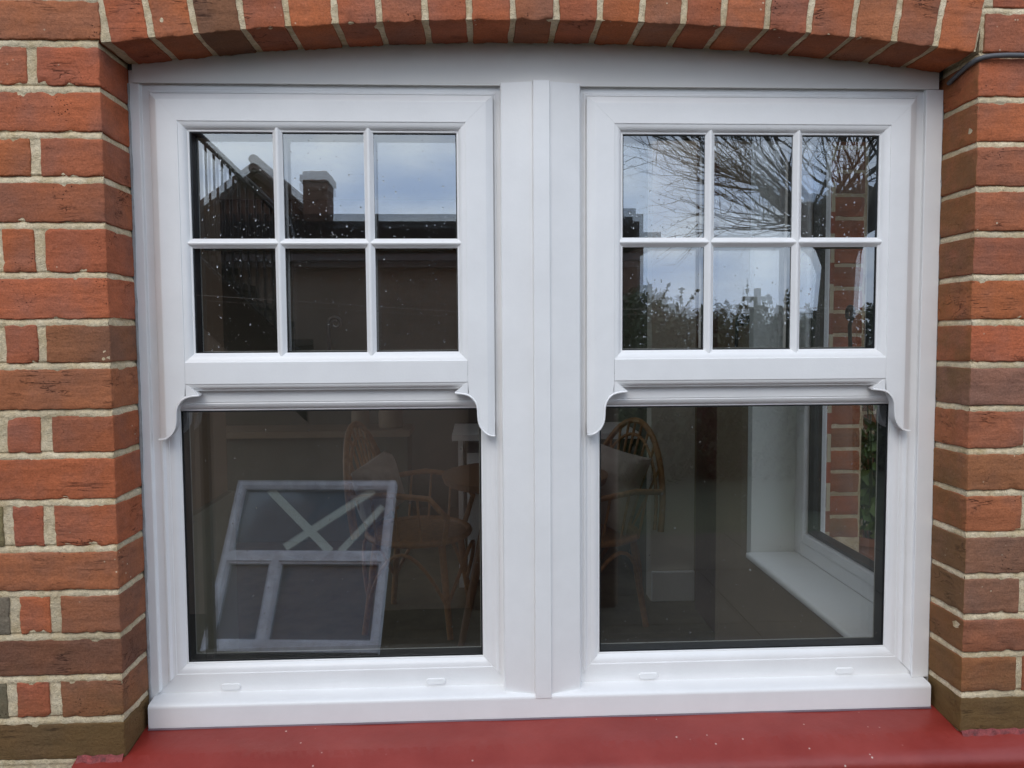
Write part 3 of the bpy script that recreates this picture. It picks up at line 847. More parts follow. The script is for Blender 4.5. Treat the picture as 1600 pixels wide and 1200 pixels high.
def casement(xs0, xs1, gx0, gx1, frame_x0, frame_x1, bars, hbar, handle_px, capx, seed):
    rnd = random.Random(seed)
    # ---- fixed outer frame with the large lower light
    fr = wpart_empty('outer_frame')
    zt, zb = 0.4725, -0.6620
    rect = (frame_x0, frame_x1, zb, zt)
    for nm, sd, pf in (('head', 'T', FRAME_PROF), ('jamb', 'L', FRAME_PROF), ('jamb', 'R', FRAME_PROF)):
        sub(rail(rect, pf, sd).build(nm, M_PVC, None, smooth=True, angle=28, fix=True), fr)
    sub(rail(rect, FRAME_BOT, 'B').build('bottom_rail', M_PVC, None, smooth=True, angle=28, fix=True), fr)
    lx0, lx1, lz0 = frame_x0 + 0.0648, frame_x1 - 0.0648, zb + 0.0648
    lz1 = -0.1285
    # transom between the two lights
    tp = [(-0.070, 0.1575), (-0.070, 0.1125), (-0.0845, 0.1115), (-0.1120, 0.1110), (-0.1128, 0.1124), (-0.1138, 0.1124)] + \
         [(z, y) for z, y in ((-0.1150, 0.1118), (-0.1180, 0.1128), (-0.1215, 0.1150), (-0.1245, 0.1185), (-0.1258, 0.1212), (-0.1270, 0.1208), (-0.1284, 0.1218))] + [(lz1, 0.1245), (lz1, 0.1575)]
    a = [(lx0 - 0.012, y, z) for z, y in tp]; b = [(lx1 + 0.012, y, z) for z, y in tp]
    n = len(tp)
    sub(MB().add(a + b, [(i, (i + 1) % n, n + (i + 1) % n, n + i) for i in range(n)] + [tuple(range(n)), tuple(range(n, 2 * n))]).build('transom', M_PVC, None, smooth=True, angle=28, fix=True), fr)
    # glazing of the lower light
    e = 0.0022
    sub(liner(lx0 - 0.001, lx1 + 0.001, lz0 - 0.001, lz1 + 0.001, 0.1235, 0.1540, 0.0036).build('glazing_gasket', M_RUBBER), fr)
    sub(liner(lx0 + 0.0026, lx1 - 0.0026, lz0 + 0.0026, lz1 - 0.0026, 0.15405, 0.1556, 0.0012).build('spacer_edge', M_SPACER_LINE), fr)
    sheet('pane', lx0 + 0.0024, lx1 - 0.0024, lz0 + 0.0024, lz1 - 0.0024, 0.1250, M_GLASS, fr, rnd.uniform(-.0006, .0006), rnd.uniform(-.0006, .0006))
    sheet('inner_pane', lx0 + 0.0024, lx1 - 0.0024, lz0 + 0.0024, lz1 - 0.0024, 0.1500, M_GLASS_IN, fr, 0.0030, rnd.uniform(0.0, .001))
    raindrops('raindrops', lx0 + 0.004, lx1 - 0.004, lz0 + 0.004, lz1 - 0.004, 0.1248 - 0.0006, 190, fr, 1.3)
    for cxp in capx:                      # drainage caps
        o = [(cxp + 0.0125 * sx + 0.0058 * math.cos(t), -0.6405 + 0.0058 * math.sin(t)) for sx, t0 in ((1, -math.pi / 2), (-1, math.pi / 2)) for t in [t0 + math.pi * k / 8 for k in range(9)]]
        c = MB().prism(o[::-1], 0.1085, 0.1125).build('drainage_cap', M_PVC, None, fix=True)
        bevel(c, 0.0015); sub(c, fr)
    # ---- upper sash, standing proud of the frame
    sa = wpart_empty('upper_sash')
    sz1 = 0.4310
    srect = (xs0, xs1, -0.0884, sz1)
    top = rail(srect, SASH_PROF, 'T').build('top_rail', M_PVC, None, smooth=True, angle=26, fix=True); sub(top, sa)
    # stiles: mitred above, running down past the bottom rail
    for sd in 'LR':
        mb = rail(srect, STILE_PROF, sd)
        del mb.f[-2]
        for i, (s, y) in enumerate(STILE_PROF):
            x, yy, z = mb.v[i]
            if s > 0.049: mb.v[i] = (x, yy, -0.0230 - (0.0654 - s))
            elif y > 0.1385: mb.v[i] = (x, yy, -0.0900)
            elif s > 0.0475: mb.v[i] = (x, yy, -0.0790)
            elif y > 0.1050: mb.v[i] = (x, yy, -0.0990)
            else: mb.v[i] = (x, yy, horn_z(s) + 0.0008)
        sub(mb.build('stile', M_PVC, None, smooth=True, angle=26, fix=True), sa)
    # bottom rail between the stiles
    bx0, bx1 = xs0 + 0.0492, xs1 - 0.0492
    bp = [(-0.0230, 0.138), (-0.0230, 0.1015), (-0.0232, 0.0990), (-0.0244, 0.0982)] + [(-0.0244 - (s - 0.0492) * 1.05, 0.0982 - (y - 0.0900)) for s, y in ovolo(0.0492, 0.0900, 0.0625, 0.0982, bulge=-0.0016)] + \
         [(-0.0392, 0.0889), (-0.0405, 0.0885), (-0.0765, 0.0885), (-0.0780, 0.0888)] + [(-0.0790 - (s - 0.0492) * 0.74, y) for s, y in ovolo(0.0492, 0.0902, 0.0625, 0.0982)] + [(-0.0895, 0.0978), (-0.0905, 0.0985), (-0.0910, 0.1020), (-0.0910, 0.138)]
    n = len(bp)
    ins = [max(0.0, 0.0135 * min(1, max(0.0, (-0.0790 - z) / 0.0100))) for z, y in bp]
    ins2 = [max(0.0, 0.0150 * min(1, max(0.0, (z + 0.0392) / 0.0150))) for z, y in bp]
    a = [(bx0 + ins[i] + ins2[i] * 0.98, y, z) for i, (z, y) in enumerate(bp)]
    b = [(bx1 - ins[i] - ins2[i] * 0.98, y, z) for i, (z, y) in enumerate(bp)]
    sub(MB().add(a + b, [(i, (i + 1) % n, n + (i + 1) % n, n + i) for i in range(n)] + [tuple(range(n)), tuple(range(n, 2 * n))]).build('bottom_rail', M_PVC, None, smooth=True, angle=26, fix=True), sa)
    for mir, xo in ((False, xs0), (True, xs1)):
        ol = horn_outline(mir, xo)
        pl = [(xo + (-0.0135 if mir else 0.0135), -0.0990), (xo + (-0.0488 if mir else 0.0488), -0.0990), (xo + (-0.0488 if mir else 0.0488), -0.0792), (xo + (-0.0505 if mir else 0.0505), -0.0792), (xo + (-0.0715 if mir else 0.0715), -0.0955)] + [q for q in ol[1:] if abs(q[0] - xo) > 0.0127] + [(xo + (-0.0127 if mir else 0.0127), -0.1730)]
        hb = MB().prism(pl if mir else pl[::-1], 0.0892, 0.1085)
        # moulded rim that follows the curve of the horn
        k = len(ol)
        rim_v, rim_f = [], []
        for i, (x, z) in enumerate(ol[1:]):
            q0, q1 = ol[max(1, i)], ol[min(k - 1, i + 2)]
            tx, tz = q1[0] - q0[0], q1[1] - q0[1]
            L = math.hypot(tx, tz) or 1
            nx, nz = (tz / L, -tx / L)
            if not mir: nx, nz = -nx, -nz
            nx, nz = (nx, nz) if nz < 0.2 else (-nx, -nz)
            rim_v += [(x - nx * 0.0012, 0.0880, z - nz * 0.0012), (x + nx * 0.0004, 0.0862, z + nz * 0.0004), (x + nx * 0.0020, 0.0866, z + nz * 0.0020), (x + nx * 0.0022, 0.0960, z + nz * 0.0022), (x, 0.1000, z)]
        for i in range(k - 2):
            for j in range(4):
                rim_f.append((i * 5 + j, (i + 1) * 5 + j, (i + 1) * 5 + j + 1, i * 5 + j + 1))
        rim_f += [tuple(range(5)), tuple((k - 2) * 5 + j for j in range(5))[::-1]]
        hb.add(rim_v, rim_f)
        sub(hb.build('sash_horn', M_PVC, None, smooth=True, angle=40, fix=True), sa)
    # glazing: black liner, panes between the bars, one inner sheet
    ox0, ox1, oz0, oz1 = xs0 + 0.0654, xs1 - 0.0654, -0.0230, sz1 - 0.0654
    sub(liner(ox0 - 0.001, ox1 + 0.001, oz0 - 0.001, oz1 + 0.001, 0.1008, 0.1315, 0.0026).build('glazing_gasket', M_RUBBER), sa)
    sub(liner(ox0 + 0.0018, ox1 - 0.0018, oz0 + 0.0018, oz1 - 0.0018, 0.13155, 0.1330, 0.0011).build('spacer_edge', M_SPACER_LINE), sa)
    xsb = [ox0 + 0.0016] + list(bars) + [ox1 - 0.0016]
    zsb = [oz0 + 0.0016, hbar, oz1 - 0.0016]
    t0, u0 = rnd.uniform(-.0004, .0004), rnd.uniform(-.0004, .0004)
    for i in range(3):
        for j in range(2):
            sheet('pane', xsb[i], xsb[i + 1], zsb[j], zsb[j + 1], 0.1030, M_GLASS, sa, t0 + rnd.uniform(-.0003, .0003), u0 + rnd.uniform(-.0003, .0003))
            raindrops('raindrops', xsb[i] + 0.008, xsb[i + 1] - 0.008, zsb[j], zsb[j + 1], 0.1024, rnd.randint(80, 120) if j else rnd.randint(40, 60), sa, 2.3 if j else 1.1)
    sheet('inner_pane', ox0 + 0.0016, ox1 - 0.0016, oz0 + 0.0016, oz1 - 0.0016, 0.1290, M_GLASS_IN, sa, 0.0054, 0.0012)
    # glazing bars, outside and inside, pointed in section
    hw = 0.0085
    bar_prof = [(-hw, 0.1024), (-hw, 0.1000), (-hw + 0.0016, 0.0990), (-0.0022, 0.0940), (0.0, 0.0932), (0.0022, 0.0940), (hw - 0.0016, 0.0990), (hw, 0.1000), (hw, 0.1024)]
    back_prof = [(-hw, 0.1310), (hw, 0.1310), (hw, 0.1330), (0.003, 0.1370), (-0.003, 0.1370), (-hw, 0.1330)]
    mid_prof = [(-0.0055, 0.1045), (0.0055, 0.1045), (0.0055, 0.1275), (-0.0055, 0.1275)]
    def vbar(xc, za, zb_, pf, ext):
        n = len(pf)
        lo, hi = [], []
        for s, y in pf:
            e = ext * max(0.0, (0.1000 - y)) * 1.6 if ext else 0.0
            e2 = e if ext else 0
            lo.append((xc + s, y, za - e2)); hi.append((xc + s, y, zb_ + e2))
        return MB().add(lo + hi, [(i, (i + 1) % n, n + (i + 1) % n, n + i) for i in range(n)] + [tuple(range(n))[::-1], tuple(range(n, 2 * n))])
    def hbar_mb(zc, xa, xb, pf, ext, notch):
        n = len(pf)
        le, ri = [], []
        for s, y in pf:
            e = ext * max(0.0, (0.1000 - y)) * 1.6
            nn = notch * max(0.0, (hw - 0.0016) * (1 - max(0.0, (0.0990 - y)) / 0.0058)) if notch else 0
            le.append((xa - (e if xa < ox0 + 0.01 else 0), y + 0.0003, zc + s)); ri.append((xb + (e if xb > ox1 - 0.01 else 0), y + 0.0003, zc + s))
        return MB().add(le + ri, [(i, (i + 1) % n, n + (i + 1) % n, n + i) for i in range(n)] + [tuple(range(n))[::-1], tuple(range(n, 2 * n))])
    for xc in bars:
        sub(vbar(xc, oz0 - 0.0005, oz1 + 0.0005, bar_prof, 1).build('glazing_bar', M_PVC, None, smooth=True, angle=24, fix=True), sa)
        sub(vbar(xc, oz0 + 0.002, oz1 - 0.002, back_prof, 0).build('inner_glazing_bar', M_PVC, None, fix=True), sa)
        sub(vbar(xc, oz0 + 0.002, oz1 - 0.002, mid_prof, 0).build('bar_spacer', M_RUBBER, None, fix=True), sa)
    edges = [ox0 - 0.0005] + list(bars) + [ox1 + 0.0005]
    for i in range(3):
        xa, xb = edges[i] + (0.0 if i == 0 else 0.0012), edges[i + 1] - (0.0 if i == 2 else 0.0012)
        sub(hbar_mb(hbar, xa, xb, bar_prof, 1, 0).build('glazing_bar', M_PVC, None, smooth=True, angle=24, fix=True), sa)
        sub(hbar_mb(hbar, xa + 0.009, xb - 0.009, back_prof, 0, 0).build('inner_glazing_bar', M_PVC, None, fix=True), sa)
        sub(hbar_mb(hbar, xa + 0.006, xb - 0.006, mid_prof, 0, 0).build('bar_spacer', M_RUBBER, None, fix=True), sa)
    # curled handle on the room side
    h = at(handle_px[0], handle_px[1], 0.165)
    sub(MB().tube(spiral(h.x, h.z, 0.165, 0.0125, 1.35, 0.05), [0.0035] * 3 + [0.0034 - 0.0012 * i / 39 for i in range(40)], 8).build('handle', M_IRON, None, smooth=True, angle=80), sa)
    return fr, sa

casement(-0.568, 0.031, None, None, -0.606, 0.0698, (-0.3497, -0.1902), 0.1712, (524, 505), (-0.4615, -0.0832), 11)
casement(0.1995, 0.803, None, None, 0.1620, 0.8440, (0.4240, 0.5860), 0.1728, (1162, 501), (0.318, 0.698), 12)

# mullion cover with a raised central strip
mul = [(0.0440, 0.112), (0.0440, 0.0905), (0.0456, 0.0880), (0.0480, 0.0870), (0.0995, 0.0790), (0.1005, 0.0798), (0.1012, 0.0726), (0.1022, 0.0717), (0.1295, 0.0717), (0.1303, 0.0726), (0.1308, 0.0775),
       (0.1825, 0.0880), (0.1852, 0.0893), (0.1870, 0.0920), (0.1875, 0.112)]
n = len(mul)
zb_, zt_ = -0.6596, 0.4508
mb = MB().add([(x, y, zb_) for x, y in mul] + [(x, y, zt_) for x, y in mul], [(i, (i + 1) % n, n + (i + 1) % n, n + i) for i in range(n)] + [tuple(range(n))[::-1], tuple(range(n, 2 * n))])
part(mb.build('mullion_cover', M_PVC, None, smooth=True, angle=22, fix=True))
# coupling post behind the cover
part(MB().box((0.0702, 0.1122, -0.656), (0.1616, 0.157, 0.4725)).build('coupling_post', M_PVC))
# head board under the arch
hb = MB()
n = 48
vs = []
for i in range(n + 1):
    x = -0.5975 + (0.8475 + 0.5975) * i / n
    vs += [(x, 0.1000, 0.4500), (x, 0.1000, intrados(x) + 0.012), (x, 0.1030, 0.4500), (x, 0.1030, intrados(x) + 0.012)]
fs = []
for i in range(n):
    a = i * 4
    fs += [(a, a + 4, a + 5, a + 1), (a + 2, a + 3, a + 7, a + 6), (a, a + 2, a + 6, a + 4), (a + 1, a + 5, a + 7, a + 3)]
fs += [(0, 1, 3, 2), (n * 4, n * 4 + 2, n * 4 + 3, n * 4 + 1)]
hb.add(vs, fs)
part(hb.build('head_board', M_BOARD, None, fix=True))
# packer that closes the frame behind the board
part(MB().box((-0.606, 0.1036, 0.4726), (0.856, 0.17, 0.60)).build('head_packer', simple('dark packing', (0.05, 0.05, 0.05), 0.9)))
# side cover trims
ct = MB().box((0.8235, 0.0985, -0.6515), (0.8555, 0.1034, 0.4490)).build('cover_trim', M_PVC); bevel(ct, 0.0012); part(ct)
# white cill on the masonry
cp = [(0.112, -0.6505), (0.082, -0.6538), (0.0765, -0.6552), (0.0742, -0.6580), (0.0735, -0.6620), (0.0735, -0.6960), (0.0750, -0.6985), (0.176, -0.6985), (0.176, -0.6505)]
n = len(cp)
x0, x1 = -0.5975, 0.8465
mb = MB().add([(x0, y, z) for y, z in cp] + [(x1, y, z) for y, z in cp], [(i, (i + 1) % n, n + (i + 1) % n, n + i) for i in range(n)] + [tuple(range(n)), tuple(range(n, 2 * n))[::-1]])
part(mb.build('window_cill', M_PVC, None, smooth=True, angle=40, fix=True))
# sealant between brick and frame
for xs in (XL + 0.0005, XR - 0.0005):
    pts = [Vector((xs + noise.noise(Vector((k * 0.9, xs * 9, 0))) * 0.0012, 0.1035 - 0.002, -0.690 + k * 0.0165)) for k in range(70)]
    rr = [0.0028 + 0.0012 * noise.noise(Vector((k * 0.5, 3, xs))) for k in range(70)]
    part(MB().tube(pts, rr, 6).build('sealant', M_SEAL, None, smooth=True, angle=80))
part(MB().tube([Vector((x0 + (x1 - x0) * k / 60, 0.0725, -0.6990 + 0.0006 * noise.noise(Vector((k * .7, 0, 0))))) for k in range(61)], 0.0022, 6).build('sealant', simple('dull purple sealant', (0.16, 0.11, 0.13), 0.5), None, smooth=True, angle=80))
# room-side reveal lining
ln = MB()
ln.box((-0.70, 0.1580, -0.72), (-0.6065, 0.27, 0.62)); ln.box((0.8565, 0.1580, -0.72), (0.899, 0.2000, 0.62))
ln.box((-0.6064, 0.1580, 0.48), (0.8564, 0.26, 0.62)); ln.box((-0.6064, 0.1580, -0.72), (0.8564, 0.26, -0.664))
part(ln.build('reveal_lining', M_WHITEPAINT))

# ================================================================== THE ROOM BEHIND THE GLASS
FLOOR = -1.30
def struct(name, mb, mat, parent=None, **k):
    o = mb.build(name, mat, parent, **k)
    o['kind'] = 'structure'
    return o
struct('room_floor', MB().box((-2.6, 0.2, FLOOR - 0.1), (2.6, 5.6, FLOOR)), M_FLOOR)
RX0, RX1, RY0, RY1 = 0.05, 1.04, 0.50, 2.37
struct('room_ceiling', MB().box((-2.6, 0.2, 1.05), (2.6, RY0, 1.15)).box((-2.6, RY1, 1.05), (2.6, 5.6, 1.15)).box((-2.6, RY0, 1.05), (RX0, RY1, 1.15)).box((RX1, RY0, 1.05), (2.6, RY1, 1.15)), M_CEIL)
rl = tag(empty('added_rooflight', (0.55, 1.45, 1.15)), 'white framed ceiling opening, unseen, added to bring daylight over the dining table', 'added_rooflight')  # added out of view so that daylight falls on the furniture and cream wall
rlf = MB().box((RX0 - 0.06, RY0 - 0.06, 1.1501), (RX0, RY1 + 0.06, 1.25)).box((RX1, RY0 - 0.06, 1.1501), (RX1 + 0.06, RY1 + 0.06, 1.25)).box((RX0 + 0.0001, RY0 - 0.06, 1.1501), (RX1 - 0.0001, RY0, 1.25)).box((RX0 + 0.0001, RY1, 1.1501), (RX1 - 0.0001, RY1 + 0.06, 1.25)).build('frame', M_WHITEPAINT)
rlp = MB().add([(RX0, RY0, 1.22), (RX1, RY0, 1.22), (RX1, RY1, 1.22), (RX0, RY1, 1.22)], [(0, 1, 2, 3)]).build('pane', glass_mat('rooflight glass', 0.06))
for q in (rlf, rlp): q.parent = rl; q.matrix_parent_inverse = Matrix.Translation(-rl.location)
# right bay wall: below, above and beside the side window
bw = MB()
bw.box((0.822, 0.262, FLOOR), (0.8615, 1.26, -0.670)); bw.box((0.822, 0.262, 0.80), (0.8615, 1.26, 1.05))
struct('bay_wall', bw, M_DARKWALL)
struct('bay_pier', MB().box((0.8235, 0.965, -0.6699), (1.0295, 1.159, 0.7999)).box((0.8235, 0.2005, -0.6699), (0.8995, 0.2349, 0.7999)), simple('pale grey reveal paint', (0.76, 0.77, 0.73), 0.6))
struct('bay_corner', MB().box((0.8215, 1.0, -0.6699), (0.8230, 1.262, 0.7999)).box((0.8215, 1.2601, FLOOR), (1.30, 1.30, 1.05)).box((0.824, 1.1591, -0.6699), (1.066, 1.2599, 0.7999)), M_DARKWALL)
struct('side_wall', MB().box((1.06, 1.3001, FLOOR), (1.16, 2.40, 1.05)), M_DARKWALL)
struct('cream_wall', MB().box((0.845, 2.4001, FLOOR), (1.9, 2.50, 1.05)), M_CREAM)
struct('alcove_wall', MB().box((0.845, 2.5001, FLOOR), (0.945, 4.6, 1.05)), M_BACKWALL)
struct('back_wall', MB().box((-2.5, 4.6001, FLOOR), (2.5, 4.70, 1.05)), M_BACKWALL)
rw = MB().box((-2.5, 0.9, FLOOR), (-2.4, 1.2, 1.05)).box((-2.5, 3.9, FLOOR), (-2.4, 4.6, 1.05)).box((-2.5, 1.2, 0.9), (-2.4, 3.9, 1.05)).box((-2.5, 0.86, FLOOR), (-0.8601, 0.8999, 1.05))
struct('room_wall', rw, M_BACKWALL)
gd = tag(empty('added_patio_doors', (-2.45, 2.5, FLOOR)), 'wide glazed door, unseen, added in the far side of the room for daylight', 'door', kind='thing')  # unseen glazing, added to let daylight into the room from the left
gdf = MB()
for ya, yb in ((1.2, 1.26), (2.52, 2.58), (3.84, 3.9)): gdf.box((-2.48, ya, FLOOR), (-2.42, yb, 0.9))
for ya, yb in ((1.2601, 2.5199), (2.5801, 3.8399)): gdf.box((-2.48, ya, FLOOR), (-2.42, yb, FLOOR + 0.1)); gdf.box((-2.48, ya, 0.83), (-2.42, yb, 0.9))
gdf.build('door_frame', M_PVC).parent = gd
gd.children[0].matrix_parent_inverse = Matrix.Translation(-gd.location)
for ya, yb in ((1.2601, 2.5199), (2.5801, 3.8399)):
    q = MB().add([(-2.45, ya, FLOOR + 0.1), (-2.45, yb, FLOOR + 0.1), (-2.45, yb, 0.83), (-2.45, ya, 0.83)], [(0, 1, 2, 3)]).build('pane', M_GLASS_IN)
    q.parent = gd; q.matrix_parent_inverse = Matrix.Translation(-gd.location)
struct('bay_wall', MB().box((-0.86, 0.2605, FLOOR), (-0.70, 0.8599, 1.05)), M_DARKWALL)
lp = MB().box((-0.6999, 0.27, FLOOR), (-0.682, 0.8599, -0.42))
tag(lp.build('bay_panelling', simple('pale olive panelling', (0.34, 0.32, 0.24), 0.7, var=0.08, vscale=5)), 'pale olive panelling low on the bay wall inside', 'panelling')
sk = MB().prism([(0.8455, FLOOR), (1.0599, FLOOR), (1.0599, FLOOR + 0.15), (0.8455, FLOOR + 0.15)], 2.378, 2.4)
o = sk.build('skirting_board', M_WHITEPAINT, fix=True); bevel(o, 0.006); tag(o, 'tall white skirting board at the foot of the cream wall', 'skirting')

# door standing along the side wall
dr = tag(empty('door', (1.05, 1.7, FLOOR)), 'dark red brown wooden door beside the cream wall', 'door', kind='thing')
def child(o, root):
    o.parent = root
    o.matrix_parent_inverse = Matrix.Translation(-root.location)
    return o
child(MB().box((1.025, 1.40, FLOOR + 0.01), (1.0595, 2.25, 0.75)).build('door_leaf', M_DOOR), dr)
for z0_, z1_ in ((-1.15, -0.35), (-0.2, 0.6)):
    child(bevel(MB().box((1.018, 1.52, z0_), (1.0249, 2.13, z1_)).build('door_panel', M_DOOR), 0.005), dr)
child(MB().tube([(1.0, 1.46, 0.7), (1.0, 1.46, -0.84), (1.004, 1.455, -0.9), (1.02, 1.45, -0.92)], 0.006, 8).build('pull_rail', simple('brushed steel', (0.6, 0.6, 0.58), 0.3, metal=1.0), smooth=True, angle=80), dr)

# side window in the bay's return
sw = tag(empty('side_window', (0.99, 0.5, -0.65)), 'white side window with black gasket seen through the lower right pane', 'window', kind='thing')
Y0, Y1, Z0, Z1 = 0.2355, 0.964, -0.6512, 0.798
def ring_x(x0, x1, y0, y1, z0, z1, w):
    m = MB()
    m.box((x0, y0, z0), (x1, y0 + w, z1)); m.box((x0, y1 - w, z0), (x1, y1, z1))
    m.box((x0, y0 + w, z0), (x1, y1 - w, z0 + w)); m.box((x0, y0 + w, z1 - w), (x1, y1 - w, z1))
    return m
child(bevel(ring_x(0.956, 1.029, Y0, Y1, Z0, Z1, 0.046).build('window_frame', M_PVC), 0.006, 3), sw)
child(bevel(ring_x(0.950, 1.020, Y0 + 0.0461, Y1 - 0.0461, Z0 + 0.0461, Z1 - 0.0461, 0.026).build('sash_frame', M_PVC), 0.004, 2), sw)
child(ring_x(0.966, 1.000, Y0 + 0.0725, Y1 - 0.0725, Z0 + 0.0725, Z1 - 0.0725, 0.009).build('glazing_gasket', M_RUBBER), sw)
g = MB().add([(0.988, Y0 + 0.08, Z0 + 0.08), (0.988, Y1 - 0.08, Z0 + 0.08), (0.988, Y1 - 0.08, Z1 - 0.08), (0.988, Y0 + 0.08, Z1 - 0.08)], [(0, 1, 2, 3)])
child(g.build('pane', glass_mat('side window glass', 0.04)), sw)
hz_, hy_ = at(1350, 490, 0.60).z, 0.60
child(MB().tube([(0.940, hy_, hz_ - 0.10), (0.936, hy_, hz_ - 0.03)] + [(0.936, hy_ - 0.020 * math.cos(a) * (1 - a / 14), hz_ + 0.020 * math.sin(a) * (1 - a / 14)) for a in [k * 0.3 for k in range(28)]], 0.005, 8).build('handle', M_IRON, smooth=True, angle=80), sw)
wb = MB().box((0.806, 0.2365, -0.6699), (1.0285, 0.9645, -0.6515)).build('window_board', M_WHITEPAINT); bevel(wb, 0.007, 3)
tag(wb, 'white painted window board under the side window', 'window board', kind='thing')

# ---- rattan chair with a fan back
def make_chair(name):
    root = empty(name)
    def k(mb, nm, mat=M_RATTAN): return mb.build(nm, mat, root, smooth=True, angle=80)
    SH = 0.42
    k(MB().tube([(0.25 * math.cos(a), 0.23 * math.sin(a), SH) for a in [i * 2 * math.pi / 28 for i in range(28)]], 0.015, 8, closed=True), 'seat_ring')
    s = MB()
    vs = [(0, 0, SH + 0.006)] + [(0.245 * math.cos(a), 0.225 * math.sin(a), SH) for a in [i * 2 * math.pi / 28 for i in range(28)]]
    s.add(vs, [(0, 1 + i, 1 + (i + 1) % 28) for i in range(28)])
    k(s, 'seat')
    for a in (45, 135, 225, 315):
        c, sn = math.cos(R(a)), math.sin(R(a))
        k(MB().tube([(0.23 * c, 0.21 * sn, SH), (0.25 * c, 0.24 * sn, SH * 0.5), (0.285 * c, 0.275 * sn, 0.0)], [0.016, 0.016, 0.014], 8), 'leg')
    for a0, a1 in ((45, 135), (135, 225), (225, 315), (315, 405)):
        pts = []
        for t in [i / 12 for i in range(13)]:
            a = R(a0 + (a1 - a0) * t)
            pts.append((0.262 * math.cos(a), 0.25 * math.sin(a), 0.14 + 0.24 * math.sin(math.pi * t)))
        k(MB().tube(pts, 0.009, 6), 'leg_arch')
    # hooped back, leaning
    def bk(t, s=1.0):
        a = math.pi * t
        return Vector((0.29 * s * math.cos(a) * (1 - 0.10 * math.sin(a)), 0.20 + 0.10 * math.sin(a) * s, SH + 0.03 + 0.46 * s * math.sin(a)))
    k(MB().tube([bk(i / 24) for i in range(25)], 0.014, 8), 'back_hoop')
    k(MB().tube([bk(i / 24, 0.86) for i in range(25)], 0.008, 6), 'back_hoop')
    for t in (0.2, 0.29, 0.37, 0.44, 0.5, 0.56, 0.63, 0.71, 0.8):
        e = bk(t, 0.97)
        k(MB().tube([(0.10 * math.cos(math.pi * t), 0.215, SH + 0.01), ((0.1 * math.cos(math.pi * t) + e.x) / 2, 0.235, (SH + e.z) / 2), e], 0.0065, 6), 'spindle')
    for sx in (-1, 1):
        k(MB().tube([(sx * 0.27, 0.22, SH + 0.20), (sx * 0.30, 0.05, SH + 0.225), (sx * 0.285, -0.13, SH + 0.21), (sx * 0.25, -0.20, SH + 0.12), (sx * 0.20, -0.17, SH)], 0.013, 8), 'arm')
        for yy in (-0.08, 0.02, 0.12):
            k(MB().tube([(sx * 0.235, yy, SH), (sx * 0.295, yy, SH + 0.215)], 0.006, 6), 'arm_spindle')
    return root
def copy_tree(o, parent=None):
    c = o.copy(); COL.objects.link(c); c.parent = parent
    for ch in o.children: copy_tree(ch, c)
    return c
ch1 = make_chair('rattan_chair')
ch1.location = (at(920, 980, 2.15).x - 0.02, 2.15, FLOOR)
ch1.rotation_euler = (0, 0, R(-62))
tag(ch1, 'honey rattan chair with fan back, seen beside the cream wall', 'chair', 'rattan dining chairs indoors')
ch2 = copy_tree(ch1)
ch2.location = (at(655, 950, 2.15).x, 2.2, FLOOR); ch2.rotation_euler = (0, 0, R(78))
tag(ch2, 'honey rattan chair behind the leaning frame reflection, next to table leg', 'chair', 'rattan dining chairs indoors')
def cushion(name, loc, rot, size, label):
    me = MB()
    n = 14
    for side in (1, -1):
        base = len(me.v)
        for j in range(n + 1):
            for i in range(n + 1):
                u, v = i / n * 2 - 1, j / n * 2 - 1
                th = (max(0.0, (1 - u ** 4)) * max(0.0, (1 - v ** 4))) ** 0.5
                pin = 1 - 0.08 * (1 - abs(v)) * abs(u)
                me.v.append((u * size / 2 * (1 - 0.07 * (1 - v * v)), side * (0.012 + 0.065 * th) * (1 if th > 0 else 0), v * size / 2 * (1 - 0.07 * (1 - u * u))))
        for j in range(n):
            for i in range(n):
                a = base + j * (n + 1) + i
                me.f.append((a, a + 1, a + n + 2, a + n + 1) if side < 0 else (a, a + n + 1, a + n + 2, a + 1))
    o = me.build(name, M_CUSHION, smooth=True, angle=80)
    o.location = loc; o.rotation_euler = rot
    return tag(o, label, 'cushion', 'pale cushions on the chairs')
c1 = at(944, 750, 2.12)
cushion('cushion', (c1.x, 2.12, c1.z - 0.02), (R(-18), R(12), R(-40)), 0.36, 'pale grey cushion leaning on the chair beside the cream wall')
c2 = at(590, 762, 2.18)
cushion('cushion', (c2.x, 2.18, c2.z), (R(-8), R(-14), R(62)), 0.27, 'pale cushion above the corner of the reflected leaning frame')
# ---- round dining table on splayed legs
tb = tag(empty('dining_table', (0.20, 2.0, FLOOR)), 'round oak dining table with splayed legs, half hidden by mullion', 'table')
tt = MB()
S = 40
vs = [(0, 0, 0.715)] + [(0.36 * math.cos(i * 2 * math.pi / S), 0.36 * math.sin(i * 2 * math.pi / S), 0.715) for i in range(S)] + [(0.35 * math.cos(i * 2 * math.pi / S), 0.35 * math.sin(i * 2 * math.pi / S), 0.685) for i in range(S)] + [(0, 0, 0.685)]
tt.add(vs, [(0, 1 + i, 1 + (i + 1) % S) for i in range(S)] + [(1 + i, 1 + S + i, 1 + S + (i + 1) % S, 1 + (i + 1) % S) for i in range(S)] + [(2 * S + 1, 1 + S + (i + 1) % S, 1 + S + i) for i in range(S)])
tt.build('table_top', M_OAK, tb, fix=True)
for a in (205, 335, 75, 120):
    c, s_ = math.cos(R(a)), math.sin(R(a))
    MB().tube([(0.15 * c, 0.15 * s_, 0.686), (0.31 * c, 0.31 * s_, 0.0)], [0.024, 0.015], 10).build('leg', M_OAK, tb, smooth=True, angle=60)
